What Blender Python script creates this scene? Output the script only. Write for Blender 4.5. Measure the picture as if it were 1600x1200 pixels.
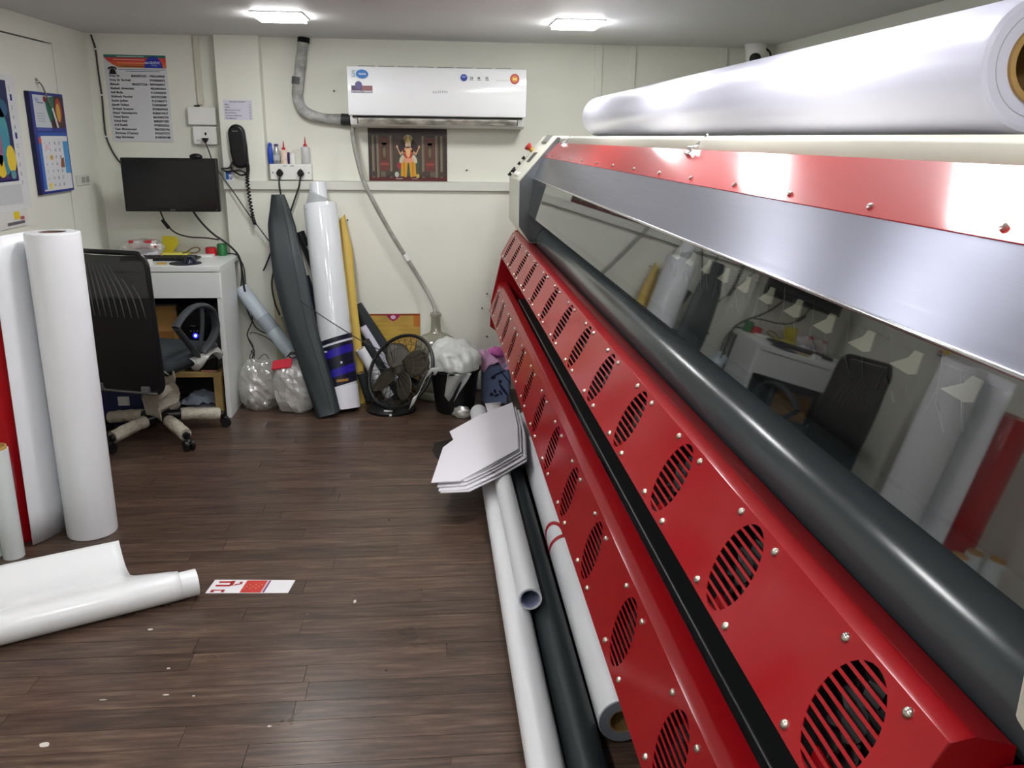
import bpy, bmesh, math, random
from mathutils import Vector, Matrix, noise
for o in list(bpy.data.objects): bpy.data.objects.remove(o, do_unlink=True)
SC = bpy.context.scene
COL = SC.collection
PI = math.pi
rnd = random.Random(7)

# ------------------------------------------------------------------ camera
def basis(yaw, pitch, roll):
    f = Vector((math.sin(yaw)*math.cos(pitch), math.cos(yaw)*math.cos(pitch), -math.sin(pitch)))
    r = Vector((math.cos(yaw), -math.sin(yaw), 0))
    d = f.cross(r)
    c, s = math.cos(roll), math.sin(roll)
    return c*r - s*d, s*r + c*d, f
_r, _d, _f = basis(0.0943490, 0.2813066, 0.013)
cam_data = bpy.data.cameras.new('camera')
cam_data.lens = 29.925; cam_data.sensor_width = 36; cam_data.clip_start = 0.02
cam = bpy.data.objects.new('camera', cam_data); COL.objects.link(cam)
cam.matrix_world = Matrix(((_r.x, -_d.x, -_f.x, 0), (_r.y, -_d.y, -_f.y, 0), (_r.z, -_d.z, -_f.z, 1.55), (0, 0, 0, 1)))
SC.camera = cam

# ------------------------------------------------------------------ world, exposure
W = bpy.data.worlds.new('world'); SC.world = W; W.use_nodes = True
W.node_tree.nodes['Background'].inputs[0].default_value = (0.9, 0.95, 1, 1)
W.node_tree.nodes['Background'].inputs[1].default_value = 0.05
SC.view_settings.view_transform = 'Standard'; SC.view_settings.look = 'None'
SC.view_settings.gamma = 1; SC.view_settings.use_curve_mapping = False
SC.view_settings.exposure = 0.32
LAMP_STRENGTH = 46.0
# the room's only light: flush LED panels in the ceiling, built below at these places
LAMP_SPOTS = [(-0.69, 4.34), (0.70, 4.34), (-0.69, 3.02), (0.56, 2.95), (-0.69, 1.7), (0.56, 1.68), (-0.69, 0.35), (0.56, 0.35), (-0.69, -1.0), (0.56, -1.0)]

# ------------------------------------------------------------------ materials
def S(r, g, b):
    def c(v):
        v /= 255.0
        return v/12.92 if v <= .04045 else ((v+.055)/1.055)**2.4
    return (c(r), c(g), c(b), 1)
MATS = {}
def _new(name):
    m = bpy.data.materials.new(name); m.use_nodes = True
    nt = m.node_tree; b = nt.nodes['Principled BSDF']
    return m, nt, b
def mat(name, col, rough=.5, metal=0., spec=.5, coat=0., var=0., vscale=8., bump=0., bscale=60., emit=0., stretch=(1, 1, 1), sheen=0., trans=0., ior=1.45):
    if name in MATS: return MATS[name]
    m, nt, b = _new(name); N = nt.nodes; L = nt.links
    b.inputs['Base Color'].default_value = col; b.inputs['Roughness'].default_value = rough
    b.inputs['Metallic'].default_value = metal; b.inputs['Specular IOR Level'].default_value = spec
    b.inputs['Coat Weight'].default_value = coat; b.inputs['Coat Roughness'].default_value = .06
    b.inputs['Sheen Weight'].default_value = sheen
    b.inputs['Transmission Weight'].default_value = trans; b.inputs['IOR'].default_value = ior
    if emit:
        b.inputs['Emission Color'].default_value = col; b.inputs['Emission Strength'].default_value = emit
    if var or bump:
        tc = N.new('ShaderNodeTexCoord'); mp = N.new('ShaderNodeMapping'); L.new(tc.outputs['Object'], mp.inputs[0])
        mp.inputs['Scale'].default_value = stretch
    if var:
        n = N.new('ShaderNodeTexNoise'); n.inputs['Scale'].default_value = vscale; n.inputs['Detail'].default_value = 5
        L.new(mp.outputs[0], n.inputs['Vector'])
        r = N.new('ShaderNodeValToRGB'); r.color_ramp.elements[0].position = .3; r.color_ramp.elements[1].position = .7
        lo = [max(0, c*(1-var)) for c in col[:3]]+[1]; hi = [min(1, c*(1+var*.6)) for c in col[:3]]+[1]
        r.color_ramp.elements[0].color = lo; r.color_ramp.elements[1].color = hi
        L.new(n.outputs['Fac'], r.inputs[0]); L.new(r.outputs[0], b.inputs['Base Color'])
    if bump:
        n2 = N.new('ShaderNodeTexNoise'); n2.inputs['Scale'].default_value = bscale; n2.inputs['Detail'].default_value = 4
        L.new(mp.outputs[0], n2.inputs['Vector'])
        bp = N.new('ShaderNodeBump'); bp.inputs['Strength'].default_value = bump; bp.inputs['Distance'].default_value = .01
        L.new(n2.outputs['Fac'], bp.inputs['Height']); L.new(bp.outputs[0], b.inputs['Normal'])
    MATS[name] = m
    return m
def see_through(name, col, clear=.5, rough=.15, gloss=.15, bump=0., bscale=30., tint=(1, 1, 1, 1)):
    """thin plastic film or dusty clear plastic: part of the light passes straight through"""
    if name in MATS: return MATS[name]
    m, nt, b = _new(name); N = nt.nodes; L = nt.links
    b.inputs['Base Color'].default_value = col; b.inputs['Roughness'].default_value = .6
    t = N.new('ShaderNodeBsdfTransparent'); t.inputs[0].default_value = tint
    tl = N.new('ShaderNodeBsdfTranslucent'); tl.inputs[0].default_value = col
    g = N.new('ShaderNodeBsdfGlossy'); g.inputs['Roughness'].default_value = rough; g.inputs[0].default_value = (1, 1, 1, 1)
    m0 = N.new('ShaderNodeMixShader'); m0.inputs[0].default_value = .4; L.new(b.outputs[0], m0.inputs[1]); L.new(tl.outputs[0], m0.inputs[2])
    m1 = N.new('ShaderNodeMixShader'); m1.inputs[0].default_value = clear; L.new(m0.outputs[0], m1.inputs[1]); L.new(t.outputs[0], m1.inputs[2])
    m2 = N.new('ShaderNodeMixShader'); m2.inputs[0].default_value = gloss; L.new(m1.outputs[0], m2.inputs[1]); L.new(g.outputs[0], m2.inputs[2])
    if bump:
        tc = N.new('ShaderNodeTexCoord'); n2 = N.new('ShaderNodeTexNoise'); n2.inputs['Scale'].default_value = bscale; n2.inputs['Detail'].default_value = 3
        L.new(tc.outputs['Object'], n2.inputs['Vector'])
        bp = N.new('ShaderNodeBump'); bp.inputs['Strength'].default_value = bump; bp.inputs['Distance'].default_value = .02
        L.new(n2.outputs['Fac'], bp.inputs['Height'])
        for s in (b, tl, g): L.new(bp.outputs[0], s.inputs['Normal'])
    L.new(m2.outputs[0], N['Material Output'].inputs[0])
    MATS[name] = m
    return m
def ink(r, g, b, rough=.45):
    return mat('ink_%d_%d_%d' % (r, g, b), S(r, g, b), rough)

M_wall = mat('cream_wall_paint', S(224, 225, 213), .6, var=.05, vscale=2.2, bump=.04, bscale=140)
M_ceil = mat('ceiling_paint', S(206, 206, 206), .55, var=.03, vscale=2)
M_lam = mat('white_laminate', S(222, 225, 224), .32, var=.02, vscale=4)
M_trim = mat('pale_trim', S(208, 209, 200), .5)
M_white = mat('white_plastic', S(226, 226, 222), .35)
M_black = mat('black_plastic', S(18, 18, 20), .35, spec=.4)
M_matblack = mat('matt_black', S(10, 10, 11), .7, spec=.2)
M_cable = mat('black_cable', S(26, 28, 28), .5)
M_paper = mat('white_vinyl', S(232, 234, 238), .3, spec=.4, var=.02, vscale=3)
M_paper2 = mat('white_paper', S(222, 219, 226), .55)
M_kraft = mat('kraft_core', S(150, 118, 70), .8, var=.12, vscale=30)
M_red = mat('red_paint', S(146, 5, 16), .5, spec=.12, coat=.5, bump=.006, bscale=25)
M_red.node_tree.nodes['Principled BSDF'].inputs['Coat Roughness'].default_value = .11
M_chrome = mat('chrome', (.75, .76, .78, 1), .15, 1.)
M_cream = mat('cream_enamel', S(206, 205, 192), .4, var=.02, vscale=5)
M_dgrey = mat('dark_grey_vinyl', S(38, 46, 49), .5, var=.12, vscale=5)
M_rubber = mat('roller_rubber', S(60, 66, 69), .2, spec=.5, var=.05, vscale=3)

def wood_floor():
    m, nt, b = _new('dark_plank'); N = nt.nodes; L = nt.links
    geo = N.new('ShaderNodeNewGeometry'); oi = N.new('ShaderNodeObjectInfo')
    off = N.new('ShaderNodeVectorMath'); off.operation = 'SCALE'; off.inputs[0].default_value = (17.3, 9.1, 0); L.new(oi.outputs['Random'], off.inputs['Scale'])
    ad = N.new('ShaderNodeVectorMath'); ad.operation = 'ADD'; L.new(geo.outputs['Position'], ad.inputs[0]); L.new(off.outputs[0], ad.inputs[1])
    mp = N.new('ShaderNodeMapping'); mp.inputs['Scale'].default_value = (4.5, 46, 1); L.new(ad.outputs[0], mp.inputs[0])
    n = N.new('ShaderNodeTexNoise'); n.inputs['Scale'].default_value = 1.3; n.inputs['Detail'].default_value = 7; n.inputs['Roughness'].default_value = .62; L.new(mp.outputs[0], n.inputs['Vector'])
    r = N.new('ShaderNodeValToRGB'); e = r.color_ramp.elements
    e[0].position = .26; e[0].color = S(44, 33, 27); e[1].position = .76; e[1].color = S(112, 91, 76)
    k = e.new(.5); k.color = S(75, 58, 48)
    L.new(n.outputs['Fac'], r.inputs[0])
    hs = N.new('ShaderNodeHueSaturation'); L.new(r.outputs[0], hs.inputs['Color'])
    mr = N.new('ShaderNodeMapRange'); mr.inputs[3].default_value = .8; mr.inputs[4].default_value = 1.22; L.new(oi.outputs['Random'], mr.inputs[0]); L.new(mr.outputs[0], hs.inputs['Value'])
    # pale scuffs and dried specks of its own shape
    n3 = N.new('ShaderNodeTexNoise'); n3.inputs['Scale'].default_value = 26; n3.inputs['Detail'].default_value = 5; L.new(geo.outputs['Position'], n3.inputs['Vector'])
    r3 = N.new('ShaderNodeValToRGB'); r3.color_ramp.elements[0].position = .74; r3.color_ramp.elements[1].position = .79; L.new(n3.outputs['Fac'], r3.inputs[0])
    mx = N.new('ShaderNodeMix'); mx.data_type = 'RGBA'; L.new(r3.outputs[0], mx.inputs['Factor']); L.new(hs.outputs[0], mx.inputs['A']); mx.inputs['B'].default_value = S(150, 138, 128)
    L.new(mx.outputs['Result'], b.inputs['Base Color'])
    n4 = N.new('ShaderNodeTexNoise'); n4.inputs['Scale'].default_value = 3.5; n4.inputs['Detail'].default_value = 4; L.new(geo.outputs['Position'], n4.inputs['Vector'])
    m4 = N.new('ShaderNodeMapRange'); m4.inputs[3].default_value = .2; m4.inputs[4].default_value = .44; L.new(n4.outputs['Fac'], m4.inputs[0]); L.new(m4.outputs[0], b.inputs['Roughness'])
    bp = N.new('ShaderNodeBump'); bp.inputs['Strength'].default_value = .12; bp.inputs['Distance'].default_value = .004; L.new(n.outputs['Fac'], bp.inputs['Height']); L.new(bp.outputs[0], b.inputs['Normal'])
    b.inputs['Specular IOR Level'].default_value = .4
    return m
M_plank = wood_floor()

def brushed(name, col, rough, aniso):
    m, nt, b = _new(name); N = nt.nodes; L = nt.links
    tc = N.new('ShaderNodeTexCoord'); mp = N.new('ShaderNodeMapping'); mp.inputs['Scale'].default_value = (60, .8, 60); L.new(tc.outputs['Object'], mp.inputs[0])
    n = N.new('ShaderNodeTexNoise'); n.inputs['Scale'].default_value = 4; n.inputs['Detail'].default_value = 5; L.new(mp.outputs[0], n.inputs['Vector'])
    mr = N.new('ShaderNodeMapRange'); mr.inputs[3].default_value = rough*.8; mr.inputs[4].default_value = rough*1.3; L.new(n.outputs['Fac'], mr.inputs[0]); L.new(mr.outputs[0], b.inputs['Roughness'])
    b.inputs['Base Color'].default_value = col; b.inputs['Metallic'].default_value = 1; b.inputs['Anisotropic'].default_value = aniso
    tg = N.new('ShaderNodeTangent'); tg.direction_type = 'RADIAL'; tg.axis = 'Y'; L.new(tg.outputs[0], b.inputs['Tangent'])
    bp = N.new('ShaderNodeBump'); bp.inputs['Strength'].default_value = .05; bp.inputs['Distance'].default_value = .002; L.new(n.outputs['Fac'], bp.inputs['Height']); L.new(bp.outputs[0], b.inputs['Normal'])
    MATS[name] = m
    return m
M_brush = brushed('brushed_aluminium', S(150, 152, 168), .3, .92)
def guard_mat():
    m, nt, b = _new('tinted_acrylic_guard'); N = nt.nodes; L = nt.links
    N.remove(b)
    t = N.new('ShaderNodeBsdfTransparent'); t.inputs[0].default_value = (.8, .82, .82, 1)
    g = N.new('ShaderNodeBsdfGlossy'); g.inputs['Roughness'].default_value = .025; g.inputs[0].default_value = (.86, .87, .87, 1)
    f = N.new('ShaderNodeFresnel'); f.inputs[0].default_value = 2.75
    ge = N.new('ShaderNodeNewGeometry'); iv = N.new('ShaderNodeMath'); iv.operation = 'SUBTRACT'; iv.inputs[0].default_value = 1; L.new(ge.outputs['Backfacing'], iv.inputs[1])
    mu = N.new('ShaderNodeMath'); mu.operation = 'MULTIPLY'; L.new(f.outputs[0], mu.inputs[0]); L.new(iv.outputs[0], mu.inputs[1])   # one reflecting surface; the far face only lets light out
    mx = N.new('ShaderNodeMixShader'); L.new(mu.outputs[0], mx.inputs[0]); L.new(t.outputs[0], mx.inputs[1]); L.new(g.outputs[0], mx.inputs[2])
    L.new(mx.outputs[0], N['Material Output'].inputs[0])
    return m
M_guard = guard_mat()
M_film = see_through('clear_film', S(226, 226, 220), .55, .1, .24, .9, 22)
M_bagwhite = see_through('white_film', S(240, 242, 240), .12, .25, .06, .25, 30)
M_bottle = see_through('dusty_clear_plastic', S(172, 172, 152), .42, .12, .12, .08, 20, (.9, .9, .84, 1))
M_mesh = see_through('black_mesh_fabric', S(12, 12, 14), .06, .5, .008)

# ------------------------------------------------------------------ geometry helpers
def V(*a): return Vector(a)
class MB:
    def __init__(s): s.v = []; s.f = []; s.mi = []; s.cur = 0
    def add(s, vs, fs):
        k = len(s.v); s.v += [Vector(p) for p in vs]; s.f += [tuple(i+k for i in f) for f in fs]; s.mi += [s.cur]*len(fs); return s
    def box(s, x0, x1, y0, y1, z0, z1):
        return s.add([(x0, y0, z0), (x1, y0, z0), (x1, y1, z0), (x0, y1, z0), (x0, y0, z1), (x1, y0, z1), (x1, y1, z1), (x0, y1, z1)],
                     [(0, 3, 2, 1), (4, 5, 6, 7), (0, 1, 5, 4), (1, 2, 6, 5), (2, 3, 7, 6), (3, 0, 4, 7)])
    def obox(s, c, size, M=None):
        k = len(s.v); a, b, d = [q/2 for q in size]; s.box(-a, a, -b, b, -d, d)
        for i in range(k, len(s.v)): s.v[i] = (M @ s.v[i] if M else s.v[i]) + Vector(c)
        return s
    def bar(s, p0, p1, w, h, up=(0, 0, 1)):
        p0, p1 = Vector(p0), Vector(p1); d = (p1-p0); L = d.length; d.normalize(); u = Vector(up)
        r = d.cross(u); r = r.normalized() if r.length > 1e-6 else Vector((1, 0, 0)); u = r.cross(d)
        M = Matrix((r, d, u)).transposed()
        return s.obox((p0+p1)/2, (w, L, h), M)
    def frame(s, d):
        d = d.normalized(); a = Vector((0, 0, 1)) if abs(d.z) < .95 else Vector((1, 0, 0))
        u = a.cross(d).normalized(); return u, d.cross(u)
    def cyl(s, p0, p1, r0, r1=None, n=24, caps=True):
        p0, p1 = Vector(p0), Vector(p1); r1 = r0 if r1 is None else r1; u, w = s.frame(p1-p0)
        vs = []; fs = []
        for p, r in ((p0, r0), (p1, r1)):
            vs += [p+(u*math.cos(2*PI*i/n)+w*math.sin(2*PI*i/n))*r for i in range(n)]
        fs = [(i, (i+1) % n, n+(i+1) % n, n+i) for i in range(n)]
        if caps: fs += [tuple(range(n-1, -1, -1)), tuple(range(n, 2*n))]
        return s.add(vs, fs)
    def pipe(s, p0, p1, ro, ri, n=32):
        p0, p1 = Vector(p0), Vector(p1); u, w = s.frame(p1-p0); vs = []
        for p in (p0, p1):
            for r in (ro, ri): vs += [p+(u*math.cos(2*PI*i/n)+w*math.sin(2*PI*i/n))*r for i in range(n)]
        fs = []
        for i in range(n):
            j = (i+1) % n
            fs += [(i, j, 2*n+j, 2*n+i), (n+j, n+i, 3*n+i, 3*n+j), (j, i, n+i, n+j), (2*n+i, 2*n+j, 3*n+j, 3*n+i)]
        return s.add(vs, fs)
    def tube(s, pts, r, n=8, caps=True, flat=1.0):
        pts = [Vector(p) for p in pts]; m = len(pts); rs = r if isinstance(r, (list, tuple)) else [r]*m
        vs = []; t0 = (pts[1]-pts[0]).normalized(); u, w = s.frame(t0)
        for i, p in enumerate(pts):
            t = (pts[min(i+1, m-1)]-pts[max(i-1, 0)]).normalized()
            u = (u-t*u.dot(t)); u = u.normalized() if u.length > 1e-6 else s.frame(t)[0]; w = t.cross(u)
            vs += [p+(u*math.cos(2*PI*k/n)+w*math.sin(2*PI*k/n)*flat)*rs[i] for k in range(n)]
        fs = [(i*n+k, i*n+(k+1) % n, (i+1)*n+(k+1) % n, (i+1)*n+k) for i in range(m-1) for k in range(n)]
        if caps: fs += [tuple(range(n-1, -1, -1)), tuple(range((m-1)*n, m*n))]
        return s.add(vs, fs)
    def ring(s, c, u, w, r, rt, n=48, k=6, e=1.0):
        c, u, w = Vector(c), Vector(u), Vector(w)
        pts = [c+u*math.cos(2*PI*i/n)*r+w*math.sin(2*PI*i/n)*r*e for i in range(n)]
        vs = []; nn = u.cross(w).normalized()
        for i in range(n):
            t = (pts[(i+1) % n]-pts[i-1]).normalized(); a = t.cross(nn)
            vs += [pts[i]+(a*math.cos(2*PI*j/k)+nn*math.sin(2*PI*j/k))*rt for j in range(k)]
        fs = [(i*k+j, i*k+(j+1) % k, ((i+1) % n)*k+(j+1) % k, ((i+1) % n)*k+j) for i in range(n) for j in range(k)]
        return s.add(vs, fs)
    def lathe(s, prof, c=(0, 0, 0), n=32, M=None, caps=True):
        c = Vector(c); vs = []
        for r, z in prof:
            for i in range(n):
                p = Vector((r*math.cos(2*PI*i/n), r*math.sin(2*PI*i/n), z)); vs.append((M @ p if M else p)+c)
        m = len(prof); fs = [(i*n+k, i*n+(k+1) % n, (i+1)*n+(k+1) % n, (i+1)*n+k) for i in range(m-1) for k in range(n)]
        if caps: fs += [tuple(range(n-1, -1, -1)), tuple(range((m-1)*n, m*n))]
        return s.add(vs, fs)
    def prism(s, poly, ax, lo, hi):
        """poly in the two other axes (in xyz order), pushed along ax"""
        n = len(poly); vs = []
        for t in (lo, hi):
            for a, b in poly:
                vs.append({'x': (t, a, b), 'y': (a, t, b), 'z': (a, b, t)}[ax])
        fs = [tuple(range(n-1, -1, -1)), tuple(range(n, 2*n))]+[(i, (i+1) % n, n+(i+1) % n, n+i) for i in range(n)]
        return s.add(vs, fs)
    def strip(s, prof, lo, hi, ny=1):
        """open sheet: (x,z) profile pushed along y"""
        m = len(prof); vs = []
        for j in range(ny+1):
            y = lo+(hi-lo)*j/ny; vs += [(a, y, b) for a, b in prof]
        return s.add(vs, [(j*m+i, j*m+i+1, (j+1)*m+i+1, (j+1)*m+i) for j in range(ny) for i in range(m-1)])
    def grid(s, fn, nu, nv):
        vs = [fn(i/nu, j/nv) for j in range(nv+1) for i in range(nu+1)]
        return s.add(vs, [(j*(nu+1)+i, j*(nu+1)+i+1, (j+1)*(nu+1)+i+1, (j+1)*(nu+1)+i) for j in range(nv) for i in range(nu)])
    def ball(s, c, r, nu=20, nv=12, fn=None):
        c = Vector(c); rr = Vector(r) if not isinstance(r, (int, float)) else Vector((r, r, r)); vs = []
        for j in range(nv+1):
            th = PI*j/nv
            for i in range(nu):
                d = Vector((math.sin(th)*math.cos(2*PI*i/nu), math.sin(th)*math.sin(2*PI*i/nu), math.cos(th)))
                k = fn(d) if fn else 1
                vs.append(c+Vector((d.x*rr.x, d.y*rr.y, d.z*rr.z))*k)
        return s.add(vs, [(j*nu+i, (j+1)*nu+i, (j+1)*nu+(i+1) % nu, j*nu+(i+1) % nu) for j in range(nv) for i in range(nu)])
    def xf(s, M, start=0):
        for i in range(start, len(s.v)): s.v[i] = M @ s.v[i]
        return s
    def build(s, name, material, parent=None, bevel=0, smooth=True, ang=38, world=True, solid=0, subd=0, seg=2):
        me = bpy.data.meshes.new(name)
        vs = s.v
        if parent is not None and world:
            inv = wm(parent).inverted(); vs = [inv @ v for v in vs]
        me.from_pydata([tuple(v) for v in vs], [], s.f)
        ms = material if isinstance(material, list) else [material]
        for q in ms: me.materials.append(q)
        me.polygons.foreach_set('material_index', s.mi)
        bm = bmesh.new(); bm.from_mesh(me); bmesh.ops.remove_doubles(bm, verts=bm.verts, dist=1e-6)
        if s.f and len(s.f) > 5: bmesh.ops.recalc_face_normals(bm, faces=bm.faces)
        bm.to_mesh(me); bm.free()
        if smooth:
            me.polygons.foreach_set('use_smooth', [True]*len(me.polygons))
            me.set_sharp_from_angle(angle=math.radians(ang))
        me.update()
        o = bpy.data.objects.new(name, me); COL.objects.link(o)
        if parent is not None: o.parent = parent
        if solid:
            q = o.modifiers.new('solid', 'SOLIDIFY'); q.thickness = solid; q.offset = 0
        if subd:
            q = o.modifiers.new('sub', 'SUBSURF'); q.levels = subd; q.render_levels = subd
        if bevel:
            q = o.modifiers.new('bevel', 'BEVEL'); q.width = bevel; q.segments = seg; q.limit_method = 'ANGLE'; q.angle_limit = math.radians(40)
        return o
def wm(o):
    m = o.matrix_basis.copy()
    return wm(o.parent) @ m if o.parent else m
def thing(name, label, cat, loc=(0, 0, 0), rz=0, group=None):
    o = bpy.data.objects.new(name, None); COL.objects.link(o); o.empty_display_size = .05
    o.location = loc; o.rotation_euler = (0, 0, rz); o['label'] = label; o['category'] = cat
    if group: o['group'] = group
    return o
def tag(o, label, cat, group=None):
    o['label'] = label; o['category'] = cat
    if group: o['group'] = group
    return o
def struct(o): o['kind'] = 'structure'; return o
def put(src, name, parent, loc, rot=None, scale=None):
    """another object with the same mesh data as src (parts in a row)"""
    c = src.copy(); COL.objects.link(c); c.parent = parent; c.name = name; c.location = loc
    if rot is not None: c.rotation_euler = rot
    if scale is not None: c.scale = scale
    return c
def spline(pts, k=6):
    P = [Vector(p) for p in pts]; P = [P[0]*2-P[1]]+P+[P[-1]*2-P[-2]]; out = []
    for i in range(1, len(P)-2):
        for j in range(k):
            t = j/k; a, b, c, d = P[i-1], P[i], P[i+1], P[i+2]
            out.append(.5*((2*b)+(c-a)*t+(2*a-5*b+4*c-d)*t*t+(3*b-a-3*c+d)*t**3))
    out.append(P[-2]); return out
def rounded(pts, r, n=3):
    """round the inner corners of an open 2-D profile"""
    out = [pts[0]]
    for i in range(1, len(pts)-1):
        a, b, c = [Vector(p) for p in pts[i-1:i+2]]; d0 = (a-b); d1 = (c-b); q = min(r, d0.length*.45, d1.length*.45)
        p0 = b+d0.normalized()*q; p1 = b+d1.normalized()*q
        for k in range(n+1):
            t = k/n; out.append(tuple(p0*(1-t)**2+b*2*t*(1-t)+p1*t*t))
    return out+[pts[-1]]
def text_geo(s, bold=0., cache={}):
    if (s, bold) in cache: return cache[(s, bold)]
    cu = bpy.data.curves.new('lettering', 'FONT'); cu.body = s; cu.size = 1; cu.resolution_u = 2; cu.offset = bold
    ob = bpy.data.objects.new('lettering', cu); me = bpy.data.meshes.new_from_object(ob)
    g = ([v.co.copy() for v in me.vertices], [tuple(p.vertices) for p in me.polygons])
    bpy.data.objects.remove(ob); bpy.data.curves.remove(cu); bpy.data.meshes.remove(me)
    cache[(s, bold)] = g
    return g
class Print:
    """flat print on a flat sheet: polygons and lettering in the sheet's own metres"""
    def __init__(s, O, U, Vv, N): s.O, s.U, s.V, s.N = Vector(O), Vector(U).normalized(), Vector(Vv).normalized(), Vector(N).normalized(); s.mb = MB(); s.ms = []
    def _m(s, col):
        m = ink(*col) if isinstance(col, tuple) else col
        if m not in s.ms: s.ms.append(m)
        s.mb.cur = s.ms.index(m)
    def p(s, u, v, l): return s.O+s.U*u+s.V*v+s.N*(.0006+.0004*l)
    def poly(s, pts, col, l=0):
        s._m(col); s.mb.add([s.p(u, v, l) for u, v in pts], [tuple(range(len(pts)))])
    def rect(s, u0, v0, u1, v1, col, l=0): s.poly([(u0, v0), (u1, v0), (u1, v1), (u0, v1)], col, l)
    def ell(s, u, v, a, b, col, l=0, n=18, rot=0):
        c, q = math.cos(rot), math.sin(rot)
        s.poly([(u+a*math.cos(2*PI*i/n)*c-b*math.sin(2*PI*i/n)*q, v+a*math.cos(2*PI*i/n)*q+b*math.sin(2*PI*i/n)*c) for i in range(n)], col, l)
    def text(s, t, u, v, size, col, l=1, bold=0., align=0, sx=1.0, width=None):
        vs, fs = text_geo(t, bold)
        if not vs: return
        w = max(q.x for q in vs)
        if width: sx = width/(w*size)
        o = -w*size*sx*align
        s._m(col); s.mb.add([s.p(u+o+q.x*size*sx, v+q.y*size, l) for q in vs], fs)
    def build(s, parent, name='print'):
        k = len(s.mb.f)
        o = s.mb.build(name, s.ms, parent, smooth=False)
        return o
def cable(name, pts, r, m, label=None, cat='cable', parent=None, k=6, n=6, group=None):
    o = MB().tube(spline(pts, k), r, n).build(name, m, parent)
    if label: tag(o, label, cat, group)
    return o

# ================================================================== the room
XL, XR, YB, YF, H = -1.92, 1.99, 5.30, -2.4, 2.084
fl = struct(MB().box(XL, XR, YF, YB+.1, -.06, -.004).build('floor', M_plank))
def planks():
    rowh = .0865; y = 1.52; i = 0
    base = {}
    while y < YB-.01:
        y1 = min(y+rowh, YB-.0); x = XL-.9*rnd.random()
        while x < .98:
            L = rnd.choice((.78, .9, 1.02)); a, b = max(x, XL), min(x+L, 1.0)
            if b-a > .03:
                key = (round(b-a, 3), round(y1-y, 3))
                if key not in base:
                    base[key] = MB().box(.0009, b-a-.0009, .0008, y1-y-.0008, -.004, 0).build('plank', M_plank, fl, smooth=False)
                    o = base[key]; o.location = (a, y, 0)
                else: put(base[key], 'plank', fl, (a, y, 0))
            x += L
        y = y1; i += 1
planks()
# dried ink stain and pale scraps trodden into the boards
mb = MB(); pts = []
for k in range(22):
    a = 2*PI*k/22; q = 1+.35*noise.noise(V(math.cos(a)*2, math.sin(a)*2, 3)); pts.append((.10+.12*math.cos(a)*q, 4.14+.16*math.sin(a)*q))
mb.prism(pts, 'z', 0, .0006).build('ink_stain', mat('ink_stain', S(32, 26, 23), .4, var=.4, vscale=14), fl, smooth=False)
M_scrap = mat('scrap_paper', S(205, 200, 192), .7)
def scrap(x, y, a, b, seed):
    pts = []
    for k in range(9):
        t = 2*PI*k/9; q = .75+.5*abs(noise.noise(V(math.cos(t)*1.7+seed, math.sin(t)*1.7, seed*3.1))); pts.append((x+a*math.cos(t)*q, y+b*math.sin(t)*q))
    return MB().prism(pts, 'z', .0003, .0022).build('paper_scrap', M_scrap)
for x, y, a, b, lab in [(-1.035, 1.99, .016, .012, 'largest white scrap stuck to the floor nearest the camera'), (-.93, 2.53, .01, .006, 'small white scrap on the floor in front of the unrolled sheet'),
                        (-.285, 2.66, .006, .012, 'thin white scrap on the floor right of the printed strip'), (-.81, 2.31, .006, .004, 'tiny white crumb on the open floor'),
                        (-.46, 2.02, .007, .004, 'tiny white crumb on the open floor'), (-.70, 2.17, .005, .003, 'tiny white crumb on the open floor'), (-.78, 2.18, .01, .003, 'tiny white crumb on the open floor'), (-.95, 2.17, .012, .002, 'tiny white crumb on the open floor')]:
    tag(scrap(x, y, a, b, x*7), lab, 'scrap', 'white scraps and crumbs on the floor')

struct(MB().box(XL-.1, XR+.1, YF, YB+.1, H, H+.06).build('ceiling', M_ceil))
wb = struct(MB().box(XL-.1, XR+.1, YB, YB+.1, 0, H).build('wall_back', M_wall))
MB().box(-1.203, -.958, 5.21, YB, 1.27, H).build('pillar', M_wall, wb, bevel=.004)
MB().box(-1.203, XR, 5.22, YB, 0, 1.262).build('lower_panel', M_wall, wb, bevel=.002)
for x in (.99, 1.19, 1.745): MB().box(x-.022, x+.022, 5.284, YB, 1.27, H-.002).build('batten', M_wall, wb, bevel=.002)
MB().box(-1.335, -1.3, 5.285, YB, 1.71, H-.002).build('conduit', mat('painted_conduit', S(205, 203, 186), .5), wb, bevel=.004)
mb = MB()
for x, z in ((-.504, 1.068), (-.56, 1.80), (.21, 1.36), (.33, .62), (.30, .53), (.33, .35)): mb.cyl((x, 5.2185 if z < 1.26 else 5.2985, z), (x, 5.21 if z < 1.26 else 5.29, z), .0045, n=8)
mb.build('screw_hole', M_matblack, wb)
struct(MB().box(-1.207, XR, 5.198, 5.222, 1.243, 1.292).box(-1.207, XR, 5.205, YB, 1.284, 1.292).build('trim_1', M_trim, bevel=.002))
# left wall with a flush door
Y0, Y1, ZT = 3.55, 4.845, 1.985
wl = struct(MB().box(XL-.1, XL, YF, Y0, 0, H).box(XL-.1, XL, Y1, YB, 0, H).box(XL-.1, XL, Y0, Y1, ZT, H).build('wall_left', M_wall))
struct(MB().box(XL-.05, XL-.001, Y0+.004, Y1-.006, .006, ZT-.007).build('door_1', M_wall))
struct(MB().box(XL-.12, XL-.06, Y0-.05, Y1+.05, 0, ZT+.05).build('door_gap_backing', M_matblack))  # matt black backing added so the thin gaps round the door read dark
struct(MB().box(XR, XR+.1, YF, YB, 0, H).build('wall_right', M_wall))
struct(MB().box(XL-.1, XR+.1, YF-.1, YF, 0, H).build('wall_front', M_wall))

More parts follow.
